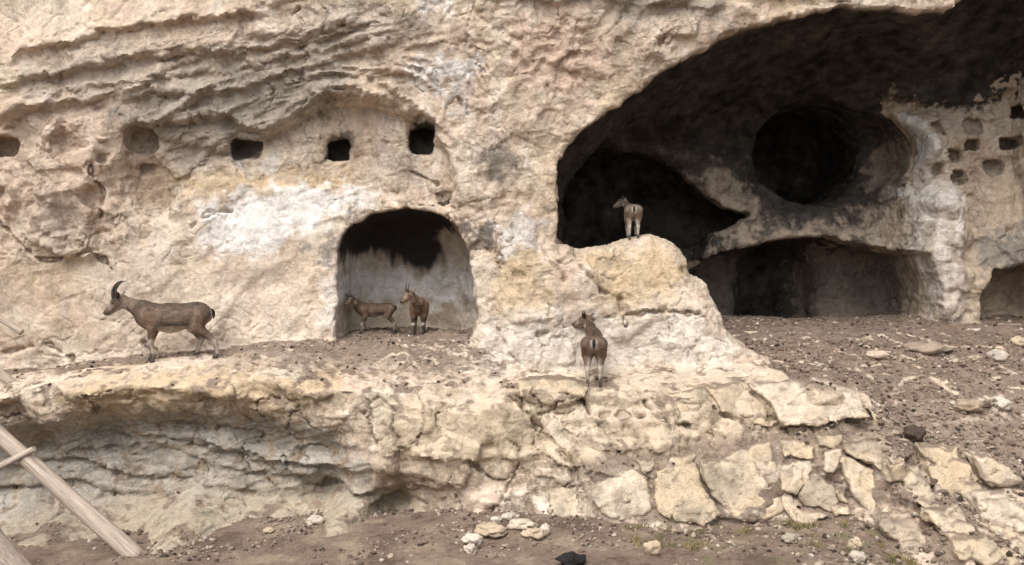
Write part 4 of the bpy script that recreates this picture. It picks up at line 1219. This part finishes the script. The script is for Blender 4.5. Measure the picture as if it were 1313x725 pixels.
def tube(name, path, radii, mat, parent, sides=8, flat=1.0, rings=0.0, attrs=None):
    path = [Vector(q) for q in path]; n = len(path); vs_, fs = [], []
    for i, q in enumerate(path):
        t = (path[min(i + 1, n - 1)] - path[max(i - 1, 0)]).normalized()
        u = t.cross(Vector((0, 1, 0.01))).normalized(); w = t.cross(u)
        r = radii[i] * (1 + rings * (i % 2))
        for k in range(sides):
            an = 2 * math.pi * k / sides
            vs_.append(q + u * (r * math.cos(an)) + w * (r * flat * math.sin(an)))
    for i in range(n - 1):
        for k in range(sides):
            fs.append((i * sides + k, i * sides + (k + 1) % sides, (i + 1) * sides + (k + 1) % sides, (i + 1) * sides + k))
    fs += [tuple(range(sides))[::-1], tuple((n - 1) * sides + k for k in range(sides))]
    me = bpy.data.meshes.new(name); me.from_pydata([tuple(v) for v in vs_], [], fs); me.update()
    for p_ in me.polygons: p_.use_smooth = True
    return link(name, me, mat, parent)

def goat(label, foot_px, Yhint, heading, scale, head_yaw, head_pitch, neck_up, hooves, horn_len, coat, horn_curl=1.0, belly=.3, leg_black=.6, girth=1.0):
    """hooves: fore-left, fore-right, hind-left, hind-right as (forward shift, lift) from the neutral stance"""
    base = stand(foot_px[0], foot_px[1], *Yhint)
    print('goat at', base)
    root = link('wild_goat', None, None)
    hx, hy = heading; ln = math.hypot(hx, hy); hx, hy = hx / ln, hy / ln
    def world(l):                                   # local -> world
        return (base[0] + scale * (hx * l[0] - hy * l[1]), base[1] + scale * (hy * l[0] + hx * l[1]))
    # joints
    HS = 1.25
    prims = []                                      # (a, b, ra, rb, k)
    feet = []
    for i, (sx, side) in enumerate(((1, 1), (1, -1), (-1, 1), (-1, -1))):
        dx, lift = hooves[i]
        fx = (.27 if sx > 0 else -.37) + dx; fy = side * .085
        wx, wy = world((fx, fy))
        fz = (floor_at(wx, wy, base[2], .035, .12) - base[2]) / scale
        fz = float(np.clip(fz, -.16, .16)) + lift
        hoof = np.array((fx, fy, fz))
        if sx > 0:
            sh = np.array((.27 + .1 * dx, side * .075, .50)); el = np.array((.23 + .25 * dx, side * .09, .375))
            kn = el * .47 + hoof * .53 + np.array((.022, 0, .01)); fe = hoof + np.array((-.018, 0, .062))
            L = [(sh, el, .090, .062, .06), (el, kn, .056, .033, .03), (kn, fe, .031, .022, .015), (fe, hoof + np.array((0, 0, .03)), .024, .022, .012)]
        else:
            hp = np.array((-.33, side * .07, .52)); stf = np.array((-.25 + .35 * dx, side * .09, .375))
            ho = stf * .43 + hoof * .57 + np.array((-.085, 0, .045)); fe = hoof + np.array((-.022, 0, .062))
            L = [(hp, stf, .120, .080, .06), (stf, ho, .068, .034, .03), (ho, fe, .032, .023, .015), (fe, hoof + np.array((0, 0, .03)), .024, .022, .012)]
        prims += L
        feet.append(hoof)
    nb = np.array((.36, 0, .585)); hb = np.array((.36 + .27 * math.cos(neck_up) * math.cos(head_yaw * .6), .27 * math.cos(neck_up) * math.sin(head_yaw * .6), .585 + .33 * math.sin(neck_up)))
    hd = np.array((math.cos(head_yaw) * math.cos(head_pitch), math.sin(head_yaw) * math.cos(head_pitch), math.sin(head_pitch)))
    hu = np.array((-math.cos(head_yaw) * math.sin(head_pitch), -math.sin(head_yaw) * math.sin(head_pitch), math.cos(head_pitch)))
    hl = np.cross(hu, hd)
    H_ = lambda f, l, u: hb + (hd * f + hl * l + hu * u) * HS
    body = [((.26, 0, .485), (.02, 0, .475), .148, .160), ((.02, 0, .475), (-.28, 0, .515), .160, .138), ((.24, 0, .575), (.05, 0, .555), .078, .088),
            ((.05, 0, .555), (-.33, 0, .570), .088, .092), ((-.28, 0, .535), (-.37, 0, .525), .125, .095), ((.30, 0, .50), (.36, 0, .49), .125, .085)]
    body = [(a_, b_, ra_ * girth, rb_ * girth) for a_, b_, ra_, rb_ in body]
    neck = [((.27, 0, .54), nb, .125, .108), (nb, hb, .104, .066)]
    head = [(H_(-.01, 0, .0), H_(.055, 0, .008), .068, .063), (H_(.05, 0, -.004), H_(.175, 0, -.028), .060, .036), (H_(.03, 0, -.035), H_(.155, 0, -.048), .043, .026)]
    def fun(p):
        d = np.full(len(p), 9.0, f32)
        for a, b, ra, rb in body: d = smin(d, rc(p, a, b, ra, rb), .06)
        for a, b, ra, rb in neck: d = smin(d, rc(p, a, b, ra, rb), .05)
        dh = np.full(len(p), 9.0, f32)
        for a, b, ra, rb in head: dh = smin(dh, rc(p, a, b, ra, rb), .025)
        for s_ in (1, -1):
            dh = smin(dh, np.linalg.norm(p - H_(.052, s_ * .040, .022), axis=1) - .025, .02)        # brow
            dh = smax(dh, -(np.linalg.norm(p - H_(.180, s_ * .016, -.020), axis=1) - .007), .006)    # nostril
        dh = smax(dh, -(rc(p, H_(.19, -.03, -.040), H_(.19, .03, -.040), .004, .004)), .006)          # mouth line
        d = smin(d, dh, .035)
        for i in range(4):
            dl = np.full(len(p), 9.0, f32)
            for a, b, ra, rb, k in prims[i * 4:i * 4 + 4]: dl = smin(dl, rc(p, a, b, ra, rb), k)
            d = smin(d, dl, .022)
        return d + .0025 * perlin(p * np.array([25, 60, 60], f32), 900)
    allp = np.array([q for t_ in prims for q in t_[:2]] + [q for t_ in body for q in t_[:2]] + [H_(.2, 0, 0), H_(-.05, 0, .06), H_(0, 0, .06)])
    v, q = surface_nets(fun, allp.min(0) - .17, allp.max(0) + .17, .0125, coarse=4, band=2.2)
    v = relax(v, q, 1, .4)
    n = vnormals(v, q)
    if (n * (v - np.array((0, 0, .5)))).sum() < 0: q = q[:, ::-1]; n = -n
    # coat
    top, flank, pale, dark = [np.array(k_, f32) for k_ in coat]
    m1 = fbm(v * 6, 3, 910); m2 = fbm(v * 22, 2, 911)
    c = np.tile(flank, (len(v), 1))
    c = mixc(c, top, sstep(.56, .66, v[:, 2] + .03 * m1) * (v[:, 0] < .42))
    c = mixc(c, pale, belly * 2 * sstep(.44, .36, v[:, 2] + .02 * m1) * (np.abs(v[:, 0] + .03) < .19) * (v[:, 2] > .28) * (np.abs(v[:, 1]) < .15 * girth))
    c = mixc(c, dark * 1.6, .55 * np.exp(-((v[:, 2] - .40 + .02 * m1) / .022) ** 2) * (np.abs(v[:, 0]) < .22))
    c = mixc(c, dark * 1.8, .5 * sstep(.36, .42, v[:, 0] - .4 * (v[:, 2] - .45)) * (v[:, 2] < .56) * (v[:, 2] > .34))
    rump = sstep(-.37, -.43, v[:, 0] + .02 * m1) * sstep(.40, .45, v[:, 2]) * (1 - sstep(.56, .60, v[:, 2])) * (1 - sstep(.035, .065, np.abs(v[:, 1])))
    c = mixc(c, pale, .9 * rump)
    c = mixc(c, pale, .45 * sstep(-.26, -.36, v[:, 0]) * sstep(.50, .42, v[:, 2]) * (np.abs(v[:, 1]) < .09))
    lz = v[:, 2] - np.array([feet[i][2] for i in range(4)], f32).mean()
    c = mixc(c, pale, .9 * sstep(.27, .20, lz + .02 * m1))
    c = mixc(c, pale, .8 * sstep(.36, .33, v[:, 2]) * (np.abs(v[:, 0] + .05) < .2) * (v[:, 2] > .27))
    fr_ = (n[:, 0] > .1)
    c = mixc(c, dark, leg_black * sstep(.36, .28, lz) * fr_ * (1 - np.exp(-((lz - .20) / .03) ** 2)))
    c = mixc(c, dark, .7 * sstep(.075, .05, lz))
    hdist = (v - hb) @ hd / HS; hup = (v - hb) @ hu / HS; hside = np.abs((v - hb) @ hl) / HS
    onhead = (np.linalg.norm(v - H_(.08, 0, 0), axis=1) < .19) & (hdist > -.02)
    c = mixc(c, flank * 1.15, .5 * onhead)
    c = mixc(c, dark * 1.5, .6 * onhead * sstep(.01, .03, hup + .12 * hdist))
    c = mixc(c, pale, .6 * onhead * sstep(-.035, -.055, hup + .1 * hdist))
    c = mixc(c, pale, .5 * onhead * np.exp(-((hdist - .10) / .03) ** 2) * (hside > .02) * (hup > -.03))
    c = mixc(c, dark, .8 * onhead * sstep(.175, .20, hdist))
    ro = np.exp(-(((v[:, 0] - .24) / .09) ** 2 + ((v[:, 2] - .48) / .13) ** 2))
    c = mixc(c, flank * np.array([1.45, 1.2, 1.05], f32), .7 * ro * (np.abs(v[:, 1]) > .05))
    c = mixc(c, flank * np.array([1.55, 1.35, 1.2], f32), .6 * np.exp(-(((v[:, 0] + .35) / .08) ** 2 + ((v[:, 2] - .44) / .12) ** 2)))
    c = mixc(c, dark * 1.7, .7 * sstep(.045, .015, np.abs(v[:, 1])) * sstep(.60, .645, v[:, 2]) * (v[:, 0] < .3))
    c = mixc(c, flank * 1.35, .5 * sstep(.0, .4, m1) * (v[:, 2] > .35))
    m3 = perlin(v * np.array([14, 40, 40], f32), 915); m4 = perlin(v * np.array([30, 85, 85], f32), 916)
    c = c * np.clip(1 + .20 * m1 + .25 * m2 + .32 * m3 + .25 * m4, .4, 1.8)[:, None]
    me = mesh_from('body', v, q, None, {'pigment': np.clip(c, .01, .8)})
    link('body', me, M_COAT, root)
    # horns sweep up and back in an arc
    for s_ in (1, -1):
        pth, rad = [], []
        nseg = 14
        f_, u_ = .035, .045
        an = 1.75
        for i in range(nseg + 1):
            t = i / nseg
            pth.append(H_(f_, s_ * (.022 + .035 * t * horn_len * 3), u_)); rad.append(.026 * (1 - t) ** .8 * (.6 + horn_len * 1.3) + .0025)
            f_ += math.cos(an) * horn_len / nseg; u_ += math.sin(an) * horn_len / nseg
            an += 1.5 * horn_curl / nseg
        tube('horn', pth, rad, M_HORN, root, 8, .7, .10)
        # ear: a cupped leaf
        e0 = H_(-.005, s_ * .045, .030); ed = hl * s_ * .75 + hu * .45 - hd * .35; ed = ed / np.linalg.norm(ed)
        ew = np.cross(ed, hd * .3 + hu); ew = ew / np.linalg.norm(ew); en = np.cross(ed, ew)
        vs_, fs = [], []
        for i in range(7):
            t = i / 6; wd = .030 * math.sin(math.pi * (t * .86 + .14)) ** .8 + .003
            for j in range(5):
                u2 = (j - 2) / 2
                for_ = e0 + ed * (.125 * t) + ew * (wd * u2) + en * (.014 * (u2 * u2 - .5) * (1 - .5 * t))
                vs_.append(for_)
        m_ = len(vs_)
        vs_ += [p_ + en * .006 for p_ in vs_]
        for i in range(6):
            for j in range(4):
                a_ = i * 5 + j
                fs.append((a_, a_ + 1, a_ + 6, a_ + 5)); fs.append((m_ + a_ + 5, m_ + a_ + 6, m_ + a_ + 1, m_ + a_))
        rim = [j for j in range(5)] + [i * 5 + 4 for i in range(1, 7)] + [30 + j for j in range(3, -1, -1)] + [i * 5 for i in range(5, 0, -1)]
        for i in range(len(rim)):
            a_, b_ = rim[i], rim[(i + 1) % len(rim)]
            fs.append((b_, a_, m_ + a_, m_ + b_))
        me = bpy.data.meshes.new('ear'); me.from_pydata([tuple(map(float, p_)) for p_ in vs_], [], fs); me.update()
        at = me.attributes.new('pigment', 'FLOAT_COLOR', 'POINT')
        for i, d_ in enumerate(at.data): d_.color = tuple(float(k_) for k_ in (flank * (.8 if i >= m_ else 1.2))) + (1,)
        for p_ in me.polygons: p_.use_smooth = True
        link('ear', me, M_COAT, root)
        vv = ICO1_2[0] * .016 + H_(.060, s_ * .047, .014)
        link('eye', mesh_from('eye', vv, ICO1_2[1]), M_EYE, root)
    # tail
    tube('tail', [(-.435, 0, .585), (-.462, 0, .578), (-.478, 0, .55), (-.482, 0, .51), (-.476, 0, .47)], [.014, .018, .020, .015, .004], M_TAIL, root, 8, 1.1)
    # cloven hooves
    for hf in feet:
        vs_, fs = [], []
        for s_ in (1, -1):
            b0 = len(vs_)
            for (zz, x0, x1, w0) in ((0.0, -.026, .040, .022), (.018, -.024, .030, .020), (.042, -.020, .016, .016)):
                for (xx, yy) in ((x0, .002), (x1 * .8, .002), (x1, .007), (x1 * .7, w0), (x0, w0)):
                    vs_.append((hf[0] + xx, hf[1] + s_ * yy, hf[2] + zz))
            for r in range(2):
                for k in range(5):
                    a_, b_ = b0 + r * 5 + k, b0 + r * 5 + (k + 1) % 5
                    f_ = (a_, b_, b_ + 5, a_ + 5); fs.append(f_ if s_ > 0 else f_[::-1])
            fs.append(tuple(range(b0, b0 + 5))); fs.append(tuple(range(b0 + 10, b0 + 15)))
        me = bpy.data.meshes.new('hoof'); me.from_pydata([tuple(map(float, p_)) for p_ in vs_], [], fs); me.update()
        link('hoof', me, M_HOOF, root)
    root.location = tuple(float(k_) for k_ in base); root.scale = (scale,) * 3
    root.rotation_euler = (0, 0, math.atan2(hy, hx))
    root['label'] = label; root['category'] = 'wild goat'; root['group'] = 'wild goats on the cliff ledges'
    return root
ICO1_2 = ico(2)
GREYB = ((.075, .055, .042), (.118, .085, .064), (.40, .34, .29), (.020, .016, .014))
BROWN1 = ((.075, .049, .035), (.110, .076, .056), (.38, .33, .28), (.022, .018, .015))
RED = ((.115, .066, .043), (.140, .092, .064), (.44, .38, .32), (.022, .018, .015))
TAN = ((.095, .072, .056), (.14, .110, .086), (.40, .35, .30), (.03, .024, .02))
GOATS = [
 dict(label='large grey-brown goat with long curved horns walking along the ledge past the smooth wall', foot_px=(222, 459), Yhint=(-.5, -.2), heading=(-1, -.08), scale=1.02,
      head_yaw=0.0, head_pitch=-.55, neck_up=.34, hooves=[(-.05, 0), (.02, 0.0), (-.15, 0), (.12, 0)], horn_len=.22, coat=GREYB, horn_curl=1.2),
 dict(label='small short-horned goat standing side-on against the back of the arched cave', foot_px=(481, 426), Yhint=(.5, .85), heading=(-1, -.40), scale=.60, girth=.84,
      head_yaw=.75, head_pitch=-.45, neck_up=.55, hooves=[(.08, 0), (-.08, 0), (-.02, 0), (-.12, 0)], horn_len=.08, coat=BROWN1, horn_curl=.3),
 dict(label='reddish goat facing out of the arched cave with its head turned aside', foot_px=(537, 430), Yhint=(.35, .65), heading=(.06, -1), scale=.71, girth=.76,
      head_yaw=-.95, head_pitch=-.42, neck_up=.50, hooves=[(.0, 0), (.05, 0), (.0, 0), (-.04, 0)], horn_len=.16, coat=RED, horn_curl=.5, leg_black=.9),
 dict(label='brown goat seen from behind on the ledge below the pale pedestal', foot_px=(762, 488), Yhint=(-.85, -.55), heading=(.10, 1), scale=.86, girth=.76,
      head_yaw=1.10, head_pitch=-.25, neck_up=.80, hooves=[(.0, 0), (.0, 0), (.0, 0), (.03, 0)], horn_len=.07, coat=BROWN1, horn_curl=.3),
 dict(label='pale tan kid standing on top of the boulder in front of the dark cave', foot_px=(811, 306), Yhint=(.35, .7), heading=(.06, 1), scale=.65, girth=.80,
      head_yaw=1.3, head_pitch=-.30, neck_up=.62, hooves=[(.0, 0), (.0, 0), (.0, 0), (.0, 0)], horn_len=.02, coat=TAN, leg_black=.3),
]
for g_ in GOATS:
    goat(**g_)
